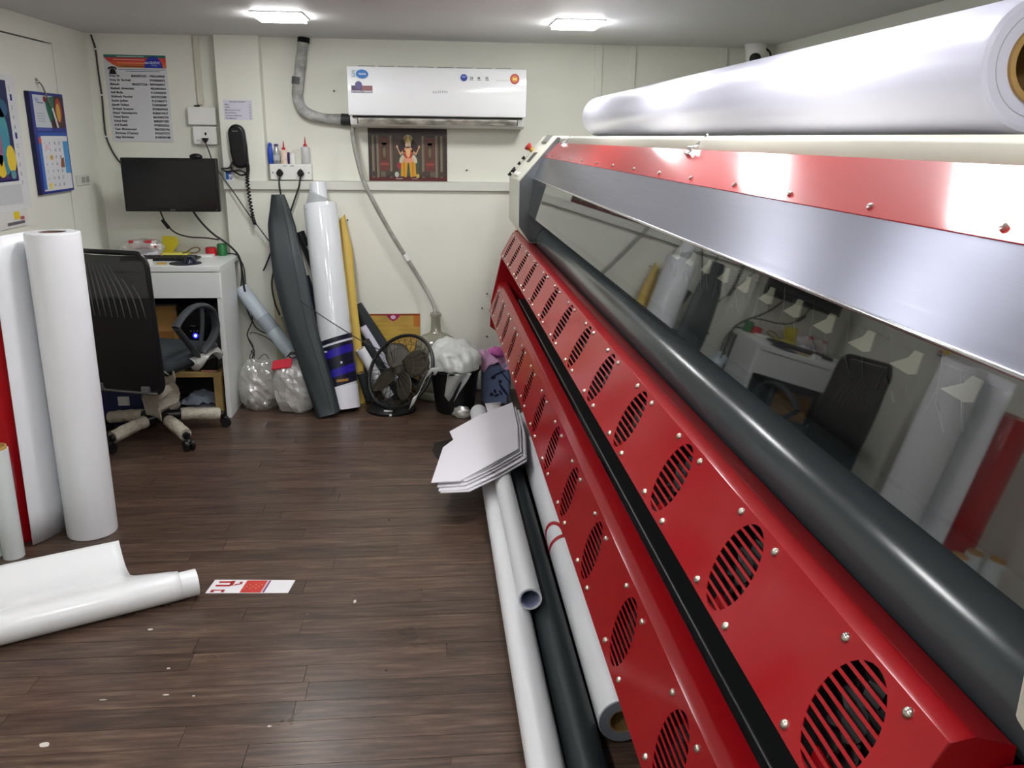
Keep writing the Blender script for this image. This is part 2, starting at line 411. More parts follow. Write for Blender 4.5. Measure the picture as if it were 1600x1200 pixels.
# ceiling LED panels
M_led = mat('led_diffuser', (1, 1, 1, 1), .5, emit=LAMP_STRENGTH)
M_ledrim = mat('led_rim', S(235, 235, 235), .4)
LL = ['square ceiling light above the desk side of the air conditioner', 'square ceiling light above the right end of the air conditioner']
for i, (x, y) in enumerate(LAMP_SPOTS):
    t = thing('ceiling_light', LL[i] if i < 2 else 'square ceiling light behind the viewer', 'light', (x, y, H-.006), group='square ceiling lights')
    a, b = .105, .12
    MB().box(x-a-.012, x+a+.012, y-b-.012, y+b+.012, H-.006, H-.0005).build('rim', M_ledrim, t, bevel=.002)
    MB().box(x-a, x+a, y-b, y+b, H-.02, H-.006).build('diffuser', M_led, t)

# ================================================================== the wide-format printer
PY0, PY1 = .583, 4.72            # red fan panels
HY0, HY1 = .495, 4.20            # between the end housings
pr = thing('wide_format_printer', 'long red and cream wide-format printer with rows of round fan grilles', 'printer', (.8, 2.6, 0))
def plate(name, m, a, b, t, y0, y1, parent=pr, bevel=0):
    """flat sheet of thickness t between the (x,z) points a and b, lying behind that line"""
    d = Vector((b[0]-a[0], b[1]-a[1])).normalized(); n = Vector((d.y, -d.x))*t
    return MB().prism([a, b, (b[0]+n.x, b[1]+n.y), (a[0]+n.x, a[1]+n.y)], 'y', y0, y1).build(name, m, parent, bevel=bevel)
M_dark = mat('machine_dark', S(20, 21, 23), .5)
# frame
MB().box(.66, 1.22, .55, 4.6, .3, 1.48).build('body', M_dark, pr)
MB().box(.56, 1.22, .62, 4.6, .42, .9).build('lower_body', M_dark, pr)
for y in (.75, 4.2):
    MB().box(.60, .70, y, y+.1, 0, .45).box(1.08, 1.18, y, y+.1, 0, .45).box(.58, 1.2, y, y+.1, .02, .1).build('leg', M_black, pr, bevel=.006)
MB().prism([(.318, .52), (.322, .66), (.38, .92), (.455, 1.06), (1.22, 1.06), (1.22, .3), (.6, .3)], 'y', 4.722, 4.752).build('end_plate', M_red, pr, bevel=.003)
MB().prism([(.40, .52), (.40, .66), (.42, .90), (.49, 1.03), (1.22, 1.03), (1.22, .3), (.6, .3)], 'y', .555, .58).build('end_plate', M_red, pr, bevel=.003)
# fan panels with slotted round grilles
M_slot = mat('grille_dark', S(12, 12, 13), .6)
def fan_panel(name, low, top, rest, n0):
    low, top = Vector(low), Vector(top); L = (top-low).length; d = (top-low)/L; nrm = Vector((-d.y, d.x))   # outward, to the aisle
    def P(s, y, o=0): q = low+d*s+nrm*o; return (q.x, y, q.y)
    R = .053; RS = .066; ys = [.70+.32*k for k in range(13)]; sc = L/2
    mb = MB(); hw = .16
    y_prev = PY0
    for y in ys:
        y0, y1 = y-hw, y+hw
        if y == ys[0]: y0 = PY0
        if y == ys[-1]: y1 = PY1
        y0 = max(y0, PY0)
        angs = sorted([2*PI*k/32 for k in range(32)]+[math.atan2(b-y, a-sc) % (2*PI) for a in (0, L) for b in (y0, y1)])
        inn = []; out = []; inb = []
        for a in angs:
            c, q = math.cos(a), math.sin(a)
            tt = min(((L-sc)/c if c > 1e-9 else (-sc/c if c < -1e-9 else 9)), ((y1-y)/q if q > 1e-9 else ((y0-y)/q if q < -1e-9 else 9)))
            inn.append(P(sc+RS*c, y+R*q)); out.append(P(sc+tt*c, y+tt*q)); inb.append(P(sc+RS*c, y+R*q, -.0015))
        m = len(angs)
        mb.add(inn+out+inb, [(i, (i+1) % m, m+(i+1) % m, m+i) for i in range(m)]+[(i, 2*m+i, 2*m+(i+1) % m, (i+1) % m) for i in range(m)])
    mb.strip(rounded([tuple(low+d*(L-.0001)), (top.x, top.y)]+rest, .003), PY0, PY1, 1)
    mb.strip([tuple(low), (low.x+.05, low.y+.004)], PY0, PY1, 1)
    b = Vector(rest[-1]); cap = [tuple(low), tuple(top)]+rest+[(b.x, low.y+.02)]
    mb.prism(cap, 'y', PY0, PY0+.002); mb.prism(cap, 'y', PY1-.002, PY1)
    pan = mb.build(name, M_red, pr, ang=12)
    ang = math.atan2(d.x, d.y)     # lean of the panel from the vertical
    sl = {}; scw = None; fan = None
    A = Matrix(((nrm.x, 0, d.x), (0, 1, 0), (nrm.y, 0, d.y))).to_4x4()   # local x = out, y = along, z = up the face
    rot = A.to_euler(); inv = wm(pan).inverted()
    for y in ys:
        for k in range(10):
            s0 = (k-4.5)*.0126; hl = R*math.sqrt(max(1-(s0/RS)**2, 0))+.001
            loc = inv @ Vector(P(sc+s0, y, -.0007))
            if k not in sl:
                sl[k] = MB().box(-.0006, .0006, -hl, hl, -.0021, .0021).build('slat', M_red, pan, smooth=False, world=False)
                o = sl[k]; o.location = loc; o.rotation_euler = rot
            else: put(sl[k], 'slat', pan, loc, rot)
        loc = inv @ Vector(P(sc, y, -.028))
        if fan is None:
            mb = MB(); mb.cyl((-.004, 0, 0), (.0, 0, 0), .066, n=28); mb.cyl((0, 0, 0), (.012, 0, 0), .02, n=20)
            for q in range(7):
                mb.obox((0, 0, 0), (.004, .028, .02), Matrix.Rotation(.5, 3, 'Y')); mb.xf(Matrix.Translation((.006, .033, 0)), len(mb.v)-8); mb.xf(Matrix.Rotation(2*PI*q/7, 4, 'X'), len(mb.v)-8)
            mb.pipe((-.006, 0, 0), (.020, 0, 0), .069, .066, 28)
            fan = mb.build('fan', M_slot, pan, world=False); fan.location = loc; fan.rotation_euler = rot
        else: put(fan, 'fan', pan, loc, rot)
        for ss in (-1, 1):
            for sy in (-1, 1):
                loc = inv @ Vector(P(sc+ss*.060, y+sy*.062, 0))
                if scw is None:
                    scw = MB().lathe([(.0062, 0), (.0060, .002), (.0042, .0042), (.0018, .005)], n=8, M=Matrix.Rotation(PI/2, 3, 'Y')).build('screw', mat('screw_zinc', (.55, .52, .46, 1), .28, 1.), pan, world=False); scw.location = loc; scw.rotation_euler = rot
                else: put(scw, 'screw', pan, loc, rot)
    return pan
up = fan_panel('upper_fan_panel', (.372, .925), (.440, 1.052), [(.462, 1.057), (.502, 1.045), (.502, 1.0)], 0)
lo = fan_panel('lower_fan_panel', (.312, .612), (.360, .765), [(.378, .774), (.410, .78), (.41, .72)], 0)
up['label'] = 'upper red panel with thirteen round grilles'; lo['label'] = 'lower red panel with thirteen round grilles'
MB().box(.422, .50, .6, 4.2, .70, .776).build('take_up_bar', mat('black_bar', S(28, 30, 30), .32), pr, bevel=.006, seg=3)
# drive roller
mb = MB(); mb.lathe([(.056, 0), (.066, .004), (.068, .01), (.068, 3.62), (.066, 3.626), (.056, 3.63)], n=48, M=Matrix(((1, 0, 0), (0, 0, 1), (0, -1, 0))), c=(.572, .55, 1.062))
ro = mb.build('roller', M_rubber, pr)
MB().cyl((.575, .5, 1.055), (.575, 4.21, 1.055), .025, n=20).build('axle', M_chrome, ro)
MB().box(.60, .70, HY0, HY1, .95, 1.3).build('platen', mat('platen_dark', S(14, 15, 16), .5), pr)
# acrylic guard, brushed panel, red strip, cream top
gu = plate('guard', M_guard, (.464, 1.195), (.489, 1.362), .003, HY0, HY1)
MB().cyl((.4885, HY0, 1.3635), (.4885, HY1, 1.3635), .0032, n=10).build('edge_bead', M_chrome, pr)
plate('brushed_panel', M_brush, (.4895, 1.366), (.5375, 1.463), .004, HY0, HY1)
st = plate('red_strip', M_red, (.536, 1.4625), (.606, 1.530), .004, HY0, HY1, bevel=.001)
MB().prism([(.607, 1.520), (.613, 1.5535), (.626, 1.5605), (1.25, 1.5625), (1.25, 1.47), (.63, 1.47)], 'y', HY0, HY1).build('top_bar', M_cream, pr, bevel=.003)
scm = None
for y in (.78, 1.04, 1.29, 1.54, 1.81, 2.07, 2.34, 2.62, 2.89, 3.17, 3.43, 3.73, 3.99, 4.13):
    loc = wm(st).inverted() @ Vector((.5465, y, 1.4726))
    if scm is None:
        scm = MB().lathe([(.0048, 0), (.0045, .003), (.002, .0045)], n=8).build('screw', MATS['screw_zinc'], st, world=False); scm.rotation_euler = (0, -PI/4, 0); scm.location = loc
    else: put(scm, 'screw', st, loc)
for y in (1.99, 3.98):
    la = MB().obox((.598, y, 1.527), (.03, .03, .012), Matrix.Rotation(-PI/4, 3, 'Y')).build('latch', M_chrome, pr, bevel=.003)
    MB().bar((.603, y-.004, 1.535), (.628, y-.022, 1.562), .006, .008).cyl((.596, y-.016, 1.532), (.596, y+.016, 1.532), .006, n=10).build('latch_lever', M_chrome, la, bevel=.001)
# pinch arms hanging behind the guard
MB().box(.52, .545, HY0, HY1, 1.335, 1.358).build('arm_rail', M_dark, pr)
arm0 = None
for k in range(11):
    y = .74+.1*k
    if k == 0:
        arm0 = MB().prism([(.04, -.012), (.004, .004), (-.006, .014), (-.022, .014), (-.014, -.01), (0, -.014)], 'x', -.001, .001).build('pinch_arm', mat('arm_cream', S(196, 192, 170), .5), pr, world=False)
        rod0 = MB().bar((.004, .018, .012), (.004, .0, -.045), .0022, .0022).bar((.004, .05, .02), (.004, .05, -.03), .0022, .0022).bar((.004, .05, -.03), (.004, .028, -.055), .0022, .0022).bar((.004, .05, -.015), (.004, .068, -.05), .0022, .0022).build('spring', M_chrome, arm0, world=False)
        arm0.location = wm(pr).inverted() @ Vector((.508, y, 1.325))
    else:
        c = put(arm0, 'pinch_arm', pr, wm(pr).inverted() @ Vector((.508, y, 1.325))); put(rod0, 'spring', c, (0, 0, 0))
# end housings
prof = [(.417, 1.128), (.417, 1.352), (.600, 1.5622), (1.26, 1.5622), (1.26, 1.052), (.474, 1.052)]
eh = MB().prism(prof, 'y', HY1, 4.72).build('end_housing', M_cream, pr, bevel=.006)
MB().prism([(.421, 1.135), (.421, 1.349), (.600, 1.556), (1.2, 1.556), (1.2, 1.058), (.474, 1.058)], 'y', HY1-.003, HY1).build('inner_plate', mat('steel_plate', S(118, 122, 126), .3, 1.), eh)
MB().prism([(.417, 1.15), (.417, 1.352), (.600, 1.5622), (1.26, 1.5622), (1.26, 1.052), (.474, 1.07)], 'y', .12, HY0).build('end_housing', M_cream, pr, bevel=.006)
def onface(t, y, o=0):     # point on the sloping face of the far housing
    a, b = Vector((.417, 1.352)), Vector((.600, 1.5622)); d = (b-a).normalized(); q = a+(b-a)*t+Vector((-d.y, d.x))*o
    return Vector((q.x, y, q.y))
NF = (onface(0, 0, 1)-onface(0, 0, 0)).normalized()
def knob(t, y, r, h, m, name):
    mb = MB(); p = onface(t, y); mb.cyl(p, p+NF*h*.5, r*.7, n=12); mb.cyl(p+NF*h*.5, p+NF*h, r, n=14)
    return mb.build(name, m, eh, bevel=.001)
p = onface(.64, 4.66)
eb = MB().cyl(p, p+NF*.016, .013, n=14).build('emergency_stop', mat('stop_collar', S(150, 120, 40), .5), eh)
MB().lathe([(.012, 0), (.020, .014), (.021, .024), (.016, .027)], n=16, M=NF.to_track_quat('Z', 'Y').to_matrix(), c=p+NF*.014).build('button', mat('stop_red', S(150, 40, 34), .45), eb)
knob(.43, 4.68, .010, .016, M_black, 'knob'); knob(.30, 4.68, .010, .014, M_black, 'knob'); knob(.13, 4.66, .017, .018, M_black, 'knob'); knob(.03, 4.68, .011, .016, M_black, 'knob')
MB().obox(onface(.50, 4.45, .001), (.06, .12, .003), Matrix.Rotation(-math.atan2(.228, .198), 3, 'Y')).build('display', mat('display_grey', S(70, 72, 70), .3, var=.4, vscale=60), eh)
MB().obox(onface(.10, 4.45, .004), (.02, .22, .008), Matrix.Rotation(-math.atan2(.228, .198), 3, 'Y')).build('grip', M_white, eh, bevel=.002)
MB().obox(onface(.92, 4.45, .003), (.05, .2, .006), Matrix.Rotation(-math.atan2(.228, .198), 3, 'Y')).build('hinge', mat('brushed_hinge', S(170, 170, 165), .35, 1.), eh, bevel=.002)

# big roll lying on top
rl = thing('media_roll', 'huge white media roll lying along the top of the printer', 'roll', (.87, 2.9, 1.5635))
mb = MB(); mb.lathe([(.088, 0), (.0945, .004), (.097, .012), (.097, 3.326), (.0945, 3.332), (.088, 3.335)], n=64, M=Matrix(((1, 0, 0), (0, 0, 1), (0, -1, 0))), c=(.872, 1.215, 1.661), caps=False)
mb.pipe((.872, 1.215, 1.661), (.872, 1.2155, 1.661), .088, .058, 64).pipe((.872, 4.5495, 1.661), (.872, 4.55, 1.661), .088, .058, 64)
mb.build('media', mat('glossy_white_media', S(186, 186, 203), .28, spec=.5, var=.01), rl)
MB().pipe((.872, 1.208, 1.661), (.872, 4.556, 1.661), .058, .050, 48).build('core', M_kraft, rl)
MB().ring((.872, 1.2148, 1.661), (1, 0, 0), (0, 0, 1), .075, .0008, 48, 4).build('layer_line', mat('layer_grey', S(150, 150, 158), .6), rl)

# ================================================================== things on the back wall
BU, BV, BN = (1, 0, 0), (0, 0, 1), (0, -1, 0)
# --- air conditioner
ac = thing('air_conditioner', 'white wall-mounted split air conditioner with stickers on its front', 'air conditioner', (.04, 5.3, 1.6))
ax0, ax1 = -.462, .541
MB().prism([(5.299, 1.60), (5.299, 1.915), (5.17, 1.928), (5.105, 1.90), (5.095, 1.66), (5.12, 1.612), (5.16, 1.60)], 'x', ax0+.006, ax1-.004).build('body', M_white, ac, bevel=.004)
fp = MB().prism([(5.10, 1.925), (5.088, 1.922), (5.078, 1.90), (5.074, 1.80), (5.078, 1.70), (5.086, 1.664), (5.096, 1.661), (5.10, 1.664)], 'x', ax0, ax1).build('front_panel', mat('ac_gloss_white', S(236, 238, 240), .14, coat=.3), ac, bevel=.004)
MB().box(ax0+.02, ax1-.02, 5.089, 5.12, 1.652, 1.6605).build('air_gap', M_matblack, ac)
MB().prism([(5.092, 1.648), (5.089, 1.64), (5.104, 1.616), (5.112, 1.618)], 'x', ax0+.05, ax1-.05).build('louver', mat('dusty_louver', S(160, 157, 146), .5, var=.75, vscale=9, stretch=(1.6, 1, 4)), ac, bevel=.001)
MB().box(ax0+.046, ax0+.05, 5.092, 5.11, 1.616, 1.648).box(ax1-.05, ax1-.046, 5.092, 5.11, 1.616, 1.648).build('louver_gap', M_matblack, ac)
mb = MB()
for k in range(8): mb.box(ax0+.06+k*.11, ax0+.15+k*.11, 5.12, 5.165, 1.924, 1.9285)
mb.build('top_grille', mat('grille_grey', S(70, 70, 68), .6), ac)
P = Print((ax0, 5.0735, 1.66), BU, BV, BN)
P.rect(.022, .205, .062, .246, (205, 214, 220)); P.ell(.083, .221, .034, .024, (38, 112, 184), 1); P.text('5', .026, .206, .048, (150, 160, 170), 1, .02); P.text('YEARS', .063, .216, .015, (235, 240, 250), 2, .01)
P.build(ac, 'sticker')
P = Print((ax0, 5.0735, 1.66), BU, BV, BN)
P.rect(.022, .122, .138, .16, (84, 68, 96)); P.rect(.08, .134, .137, .159, (140, 92, 96), 1); P.rect(.024, .124, .136, .134, (190, 188, 196), 1); P.ell(.062, .162, .02, .022, (92, 84, 130), 1); P.text('100% COPPER', .026, .125, .011, (70, 60, 90), 2, .01)
P.build(ac, 'sticker')
P = Print((ax0, 5.0735, 1.66), BU, BV, BN)
P.text('LLOYD', .472, .128, .017, (96, 96, 100), 1, .0, sx=1.6)
P.build(ac, 'brand_lettering')
P = Print((ax0, 5.0735, 1.66), BU, BV, BN)
P.ell(.648, .212, .019, .019, (46, 66, 150), 1); P.ell(.648, .217, .012, .006, (120, 140, 200), 2)
P.build(ac, 'sticker')
for u, t in ((.690, '24'), (.733, 'M'), (.778, 'FS')):
    P = Print((ax0, 5.0735, 1.66), BU, BV, BN); P.text(t, u-.008, .205, .018, (60, 60, 62), 1, .02); P.rect(u-.009, .199, u+.012, .202, (120, 120, 122), 1); P.build(ac, 'printed_mark')
P = Print((ax0, 5.0735, 1.66), BU, BV, BN)
P.rect(.83, .2, .9, .2015, (170, 170, 172), 1)
P.build(ac, 'printed_line')
P = Print((ax0, 5.0735, 1.66), BU, BV, BN)
P.ell(.935, .21, .026, .028, (176, 46, 40), 1); P.ell(.935, .21, .019, .02, (206, 120, 60), 2); P.rect(.924, .203, .947, .216, (230, 200, 90), 3)
P.build(ac, 'sticker')
# taped pipe and drain hose
M_tape = mat('taped_pipe', S(172, 173, 170), .6, var=.5, vscale=16, bump=.3, bscale=24)
pi_ = thing('refrigerant_pipe', 'thick grey taped pipe bending from the ceiling to the air conditioner', 'pipe', (-.72, 5.26, 2.07))
pp = spline([(-.715, 5.262, 2.075), (-.735, 5.262, 1.96), (-.752, 5.262, 1.86), (-.765, 5.262, 1.77), (-.745, 5.262, 1.70), (-.69, 5.262, 1.662), (-.60, 5.262, 1.645), (-.52, 5.262, 1.642)], 8)
MB().tube(pp, [.030+.003*noise.noise(p*14) for p in pp], 14).build('pipe', M_tape, pi_)
MB().tube([(-.52, 5.262, 1.642), (-.49, 5.26, 1.64), (-.463, 5.258, 1.64)], .034, 14).build('end_wrap', mat('black_wrap', S(30, 32, 32), .6, bump=.5, bscale=40), pi_)
MB().tube([(-.712, 5.262, 2.083), (-.716, 5.262, 2.055)], .034, 14).build('ceiling_wrap', M_matblack, pi_)
MB().tube([(-.757, 5.262, 1.87), (-.762, 5.262, 1.83)], .0325, 14).build('tape_band', mat('dark_tape', S(84, 86, 86), .6), pi_)
ho = thing('drain_hose', 'thin grey drain hose running from the air conditioner into the water bottle', 'hose', (-.46, 5.25, 1.6))
hp = spline([(-.452, 5.24, 1.598), (-.456, 5.235, 1.56), (-.44, 5.20, 1.46), (-.40, 5.18, 1.30), (-.33, 5.178, 1.15), (-.25, 5.178, 1.0), (-.16, 5.178, .85), (-.07, 5.175, .70), (-.015, 5.14, .60), (.01, 5.095, .53), (.015, 5.08, .44)], 8)
MB().tube(hp, [.0145-.004*i/len(hp) for i in range(len(hp))], 10).build('hose', mat('hose_grey', S(150, 150, 142), .5, var=.25, vscale=25), ho)
i = 48; MB().tube(hp[i-1:i+2], .0165, 10).build('joint_tape', M_white, ho)
# --- religious picture: generic seated garlanded figure between columns
gp = thing('wall_picture', 'dark red picture of a garlanded seated deity taped below the air conditioner', 'picture', (-.14, 5.296, 1.29))
gx, gz, gw, gh = -.374, 1.2935, .466, .303
MB().box(gx, gx+gw, 5.2965, 5.2995, gz, gz+gh).build('sheet', mat('picture_brown', S(58, 48, 42), .35, var=.35, vscale=40), gp)
P = Print((gx, 5.2965, gz), BU, BV, BN)
P.rect(0, 0, gw, .022, (82, 24, 26)); P.rect(0, .272, gw, gh, (46, 34, 36))
P.rect(.05, .035, .416, .25, (74, 60, 52))
for u in (.02, .047, .125, .315, .395, .425):
    P.rect(u, .02, u+.017, .262, (104, 94, 78), 1); P.rect(u+.004, .02, u+.009, .262, (138, 126, 104), 2)
for u in (.068, .338):
    P.rect(u, .06, u+.052, .25, (104, 52, 46), 1); P.rect(u+.01, .12, u+.042, .22, (70, 58, 44), 2); P.ell(u+.026, .22, .016, .014, (86, 76, 56), 2); P.ell(u+.026, .165, .009, .03, (110, 98, 66), 3); P.rect(u, .092, u+.052, .104, (148, 70, 58), 3)
for k in range(9): P.rect(.022+k*.049, .024, .05+k*.049, .055, (96, 88, 76) if k % 2 else (64, 56, 48), 3)
P.ell(.235, .235, .03, .032, (168, 160, 120), 4); P.ell(.235, .235, .024, .026, (140, 128, 88), 5)
P.ell(.235, .175, .06, .075, (52, 34, 34), 4)
P.poly([(.19, .165), (.28, .165), (.30, .1), (.29, .03), (.18, .03), (.175, .1)], (60, 84, 72), 5)
P.ell(.235, .21, .017, .02, (216, 190, 160), 6); P.poly([(.22, .225), (.25, .225), (.235, .262)], (200, 176, 96), 7)
P.ell(.235, .165, .03, .035, (208, 150, 118), 6); P.ell(.235, .15, .022, .03, (188, 60, 62), 7); P.ell(.235, .165, .012, .028, (220, 178, 120), 8)
for sg in (-1, 1):
    P.poly([(.235+sg*.02, .185), (.235+sg*.052, .16), (.235+sg*.046, .15), (.235+sg*.018, .17)], (190, 150, 112), 6)
    P.poly([(.235+sg*.05, .152), (.235+sg*.066, .192), (.235+sg*.06, .194), (.235+sg*.044, .158)], (190, 150, 112), 7); P.ell(.235+sg*.065, .198, .006, .008, (200, 160, 124), 7); P.ell(.235+sg*.034, .13, .014, .03, (196, 188, 158), 6, rot=sg*.5)
    P.poly([(.235+sg*.004, .11), (.235+sg*.042, .108), (.235+sg*.046, .03), (.235+sg*.012, .022)], (206, 148, 36), 8); P.rect(.235+sg*.026-.003, .03, .235+sg*.026+.003, .105, (170, 110, 26), 9)
P.ell(.235, .12, .034, .014, (214, 150, 116), 9); P.ell(.18, .09, .012, .02, (150, 50, 64), 9); P.ell(.165, .038, .012, .016, (180, 180, 176), 9); P.ell(.29, .03, .01, .012, (190, 170, 90), 9); P.rect(.16, .012, .2, .015, (190, 190, 188), 4); P.rect(.255, .012, .29, .015, (170, 160, 158), 4)
P.build(gp)
# --- contact list
cp = thing('contact_list_poster', 'printed contact list with a red and orange header above the monitor', 'poster', (-1.66, 5.296, 1.5))
cx, cz, cw, ch = -1.83, 1.503, .338, .47
MB().box(cx, cx+cw, 5.2965, 5.2995, cz, cz+ch).build('sheet', mat('poster_sheet', S(204, 206, 210), .5), cp)
P = Print((cx, 5.2965, cz), BU, BV, BN)
P.rect(0, .455, cw, .47, (44, 106, 100)); P.poly([(.02, .435), (cw, .435), (cw, .455), (.0, .455)], (196, 62, 56), 1); P.poly([(.045, .418), (cw, .418), (cw, .435), (.02, .435)], (206, 82, 44), 1); P.poly([(.075, .402), (cw, .402), (cw, .418), (.045, .418)], (190, 110, 50), 1)
P.rect(.07, .459, .22, .464, (150, 180, 176), 2); P.rect(.05, .442, .22, .447, (222, 150, 146), 2); P.rect(.07, .425, .22, .429, (226, 160, 120), 2); P.rect(.09, .408, .22, .412, (90, 60, 30), 2)
n = 20; P.poly([(.268+.05*math.cos(PI*k/n), .402+.062*math.sin(PI*k/n)) for k in range(n+1)], (38, 52, 156), 3); P.text('sai', .222, .424, .02, (220, 226, 246), 4, .01); P.text('GRAPHIC', .246, .424, .018, (220, 226, 246), 4, .005, sx=.8); P.text('PRINT', .258, .413, .011, (180, 200, 240), 4)
# little black telephone sign
P.poly([(.02, .366), (.062, .366), (.055, .39), (.047, .396), (.035, .396), (.027, .39)], (16, 16, 18), 2); P.poly([(.014, .392), (.022, .404), (.041, .408), (.06, .404), (.068, .392), (.058, .39), (.054, .397), (.028, .397), (.024, .39)], (16, 16, 18), 2)
P.rect(.075, .391, .33, .394, (90, 120, 132), 1); P.rect(.11, .382, .3, .385, (90, 120, 132), 1)
rows = [('Vicky Sir', '8082899209 - 7982640808'), ('Vicky Sir Borivali', '9769808092'), ('Mahesh', '9820577226 - 9870468057'), ('Shailesh (Agencies)', '9820842064'), ('Asif Mulla', '9167842820'), ('Siddhesh Panchal', '8655922280'), ('Sachin Jadhav', '9167686972'), ('Jayesh Sadaye', '7208980087'), ('Shrijesh Sonavne', '8708689068'), ('Rahul Vishwakarma', '8286818427'), ('Vishal Barhe', '8655082734'), ('Vishal Patil', '8082871083'), ('Arif Shaikh', '9768020202'), ('Yasir Mohammed', '9867582746'), ('Shrinivas (Charles)', '9702077272'), ('Ajay Shrivastav', '8108390188')]
for k, (a, b) in enumerate(rows):
    v = .352-k*.0222; P.text(a, .018, v, .017, (34, 36, 46), 1, .03); P.text(b, .324, v, .017, (34, 36, 46), 1, .03, align=1)
P.build(cp)
# --- junction boxes, plug
jb = thing('junction_box', 'blank white junction box on the wall, upper of the pair by the pillar', 'switch box', (-1.31, 5.3, 1.6))
MB().box(-1.392, -1.233, 5.268, 5.2995, 1.599, 1.70).build('box', M_white, jb, bevel=.006); MB().box(-1.39, -1.235, 5.264, 5.268, 1.602, 1.697).build('cover', M_white, jb, bevel=.003)
MB().box(-1.352, -1.325, 5.27, 5.296, 1.70, 1.708).build('cable_entry', M_matblack, jb)
sb = thing('wall_socket', 'white wall socket with a black plug, lower of the pair by the pillar', 'socket', (-1.31, 5.3, 1.49))
MB().box(-1.373, -1.238, 5.27, 5.2995, 1.49, 1.592).build('box', M_white, sb, bevel=.006)
MB().cyl((-1.30, 5.2695, 1.553), (-1.30, 5.268, 1.553), .006, n=10).box(-1.304, -1.296, 5.268, 5.27, 1.543, 1.555).build('socket_hole', M_matblack, sb)
MB().box(-1.352, -1.338, 5.2685, 5.27, 1.512, 1.516).build('switch_mark', mat('switch_grey', S(130, 130, 126), .5), sb)
pl = thing('power_plug', 'black plug with a thin cable in the socket beside the pillar', 'plug', (-1.30, 5.268, 1.52))
MB().prism([(-1.318, 1.528), (-1.282, 1.528), (-1.288, 1.514), (-1.296, 1.502), (-1.304, 1.502), (-1.312, 1.514)], 'y', 5.238, 5.269).build('plug_body', M_black, pl, bevel=.003)
MB().tube(spline([(-1.30, 5.25, 1.505), (-1.285, 5.245, 1.46), (-1.25, 5.20, 1.38), (-1.215, 5.19, 1.33), (-1.15, 5.19, 1.23), (-1.07, 5.185, 1.10), (-1.0, 5.18, 1.0), (-.93, 5.16, .90), (-.88, 5.14, .80)], 8), .0032, 6).build('cord', M_cable, pl)
# --- thin cable from the ceiling down behind the monitor
wc = thing('ceiling_cable', 'black cable clipped to the wall from the ceiling down to the monitor', 'cable', (-1.88, 5.295, 2.06))
MB().tube(spline([(-1.884, 5.294, 2.075), (-1.878, 5.294, 2.05), (-1.868, 5.294, 2.0), (-1.866, 5.294, 1.88), (-1.862, 5.294, 1.75), (-1.866, 5.294, 1.62), (-1.864, 5.294, 1.53), (-1.84, 5.294, 1.45), (-1.80, 5.29, 1.385), (-1.73, 5.27, 1.33), (-1.6, 5.25, 1.3)], 6), .0048, 6).build('cord', M_cable, wc)
for z in (2.0, 1.755, 1.53): MB().box(-1.874, -1.856, 5.286, 5.299, z-.004, z+.004).build('clip', M_white, wc, bevel=.001)
# --- extension card, phone, sticker on the pillar
ec = thing('extension_card', 'small pale lilac extension number card taped on the pillar', 'card', (-1.09, 5.209, 1.63))
MB().box(-1.174, -1.014, 5.2085, 5.2098, 1.629, 1.738).build('sheet', mat('lilac_card', S(206, 204, 216), .6), ec)
P = Print((-1.174, 5.2085, 1.629), BU, BV, BN); C_ = (58, 54, 72)
P.text('Extension Number', .08, .096, .0115, C_, 1, .01, align=.5)
for k, (a, b) in enumerate([('Mezz', '21'), ('Office', '22'), ('Maintenance Dept', '23'), ('Board Room', '24'), ('Lamination Machine', '25'), ('Flex Machine', '26')]):
    P.text(a, .008, .08-k*.0148, .0115, C_, 1, .008); P.text(b, .152, .08-k*.0148, .0115, C_, 1, .004, align=1)
P.build(ec)
ph = thing('wall_phone', 'black telephone hung on the pillar with its coiled cord dangling', 'telephone', (-1.1, 5.21, 1.36))
px = lambda z: -1.103+(1.49-z)*.06
mb = MB(); outl = []
for t in range(13): a = PI*t/12; outl.append((-1.106+.047*math.cos(a), 1.556+.05*math.sin(a)))
outl += [(-1.148, 1.45), (-1.136, 1.385), (-1.12, 1.365), (-1.068, 1.365), (-1.05, 1.40), (-1.052, 1.48)]
outl = outl[::-1]
mb.prism(outl, 'y', 5.165, 5.2095); mb.build('handset_body', M_black, ph, bevel=.014, seg=4)
P = Print((-1.125, 5.1645, 1.565), BU, BV, BN); P.text('beetel', 0, 0, .012, (150, 150, 152), 1); P.build(ph, 'maker_mark')
cc = spline([(-1.06, 5.18, 1.40), (-1.055, 5.175, 1.36), (-1.063, 5.175, 1.30), (-1.058, 5.175, 1.20), (-1.048, 5.175, 1.10), (-1.038, 5.175, 1.045)], 20)
def coil(path, R, turns):
    out = []; n = len(path)
    K = n*4
    for i in range(K):
        f = i/(K-1)*(n-1); a = path[int(f)].lerp(path[min(int(f)+1, n-1)], f-int(f)); th = 2*PI*turns*i/K
        out.append(a+V(math.cos(th)*R, math.sin(th)*R, 0))
    return out
MB().tube(coil(cc, .008, 26), .0045, 5).build('coiled_cord', M_black, ph)
MB().tube(spline([(-1.14, 5.18, 1.40), (-1.16, 5.17, 1.365), (-1.20, 5.17, 1.36), (-1.17, 5.17, 1.345), (-1.10, 5.165, 1.352), (-1.07, 5.17, 1.335), (-1.10, 5.18, 1.325), (-1.145, 5.19, 1.35), (-1.15, 5.19, 1.37)], 8), .0055, 6).build('line_cord', M_cable, ph)
MB().tube(spline([(-1.13, 5.2, 1.46), (-1.137, 5.19, 1.41), (-1.142, 5.195, 1.36), (-1.143, 5.2, 1.345)], 6), .0025, 5).build('thin_wire', mat('grey_wire', S(130, 130, 130), .5), ph)
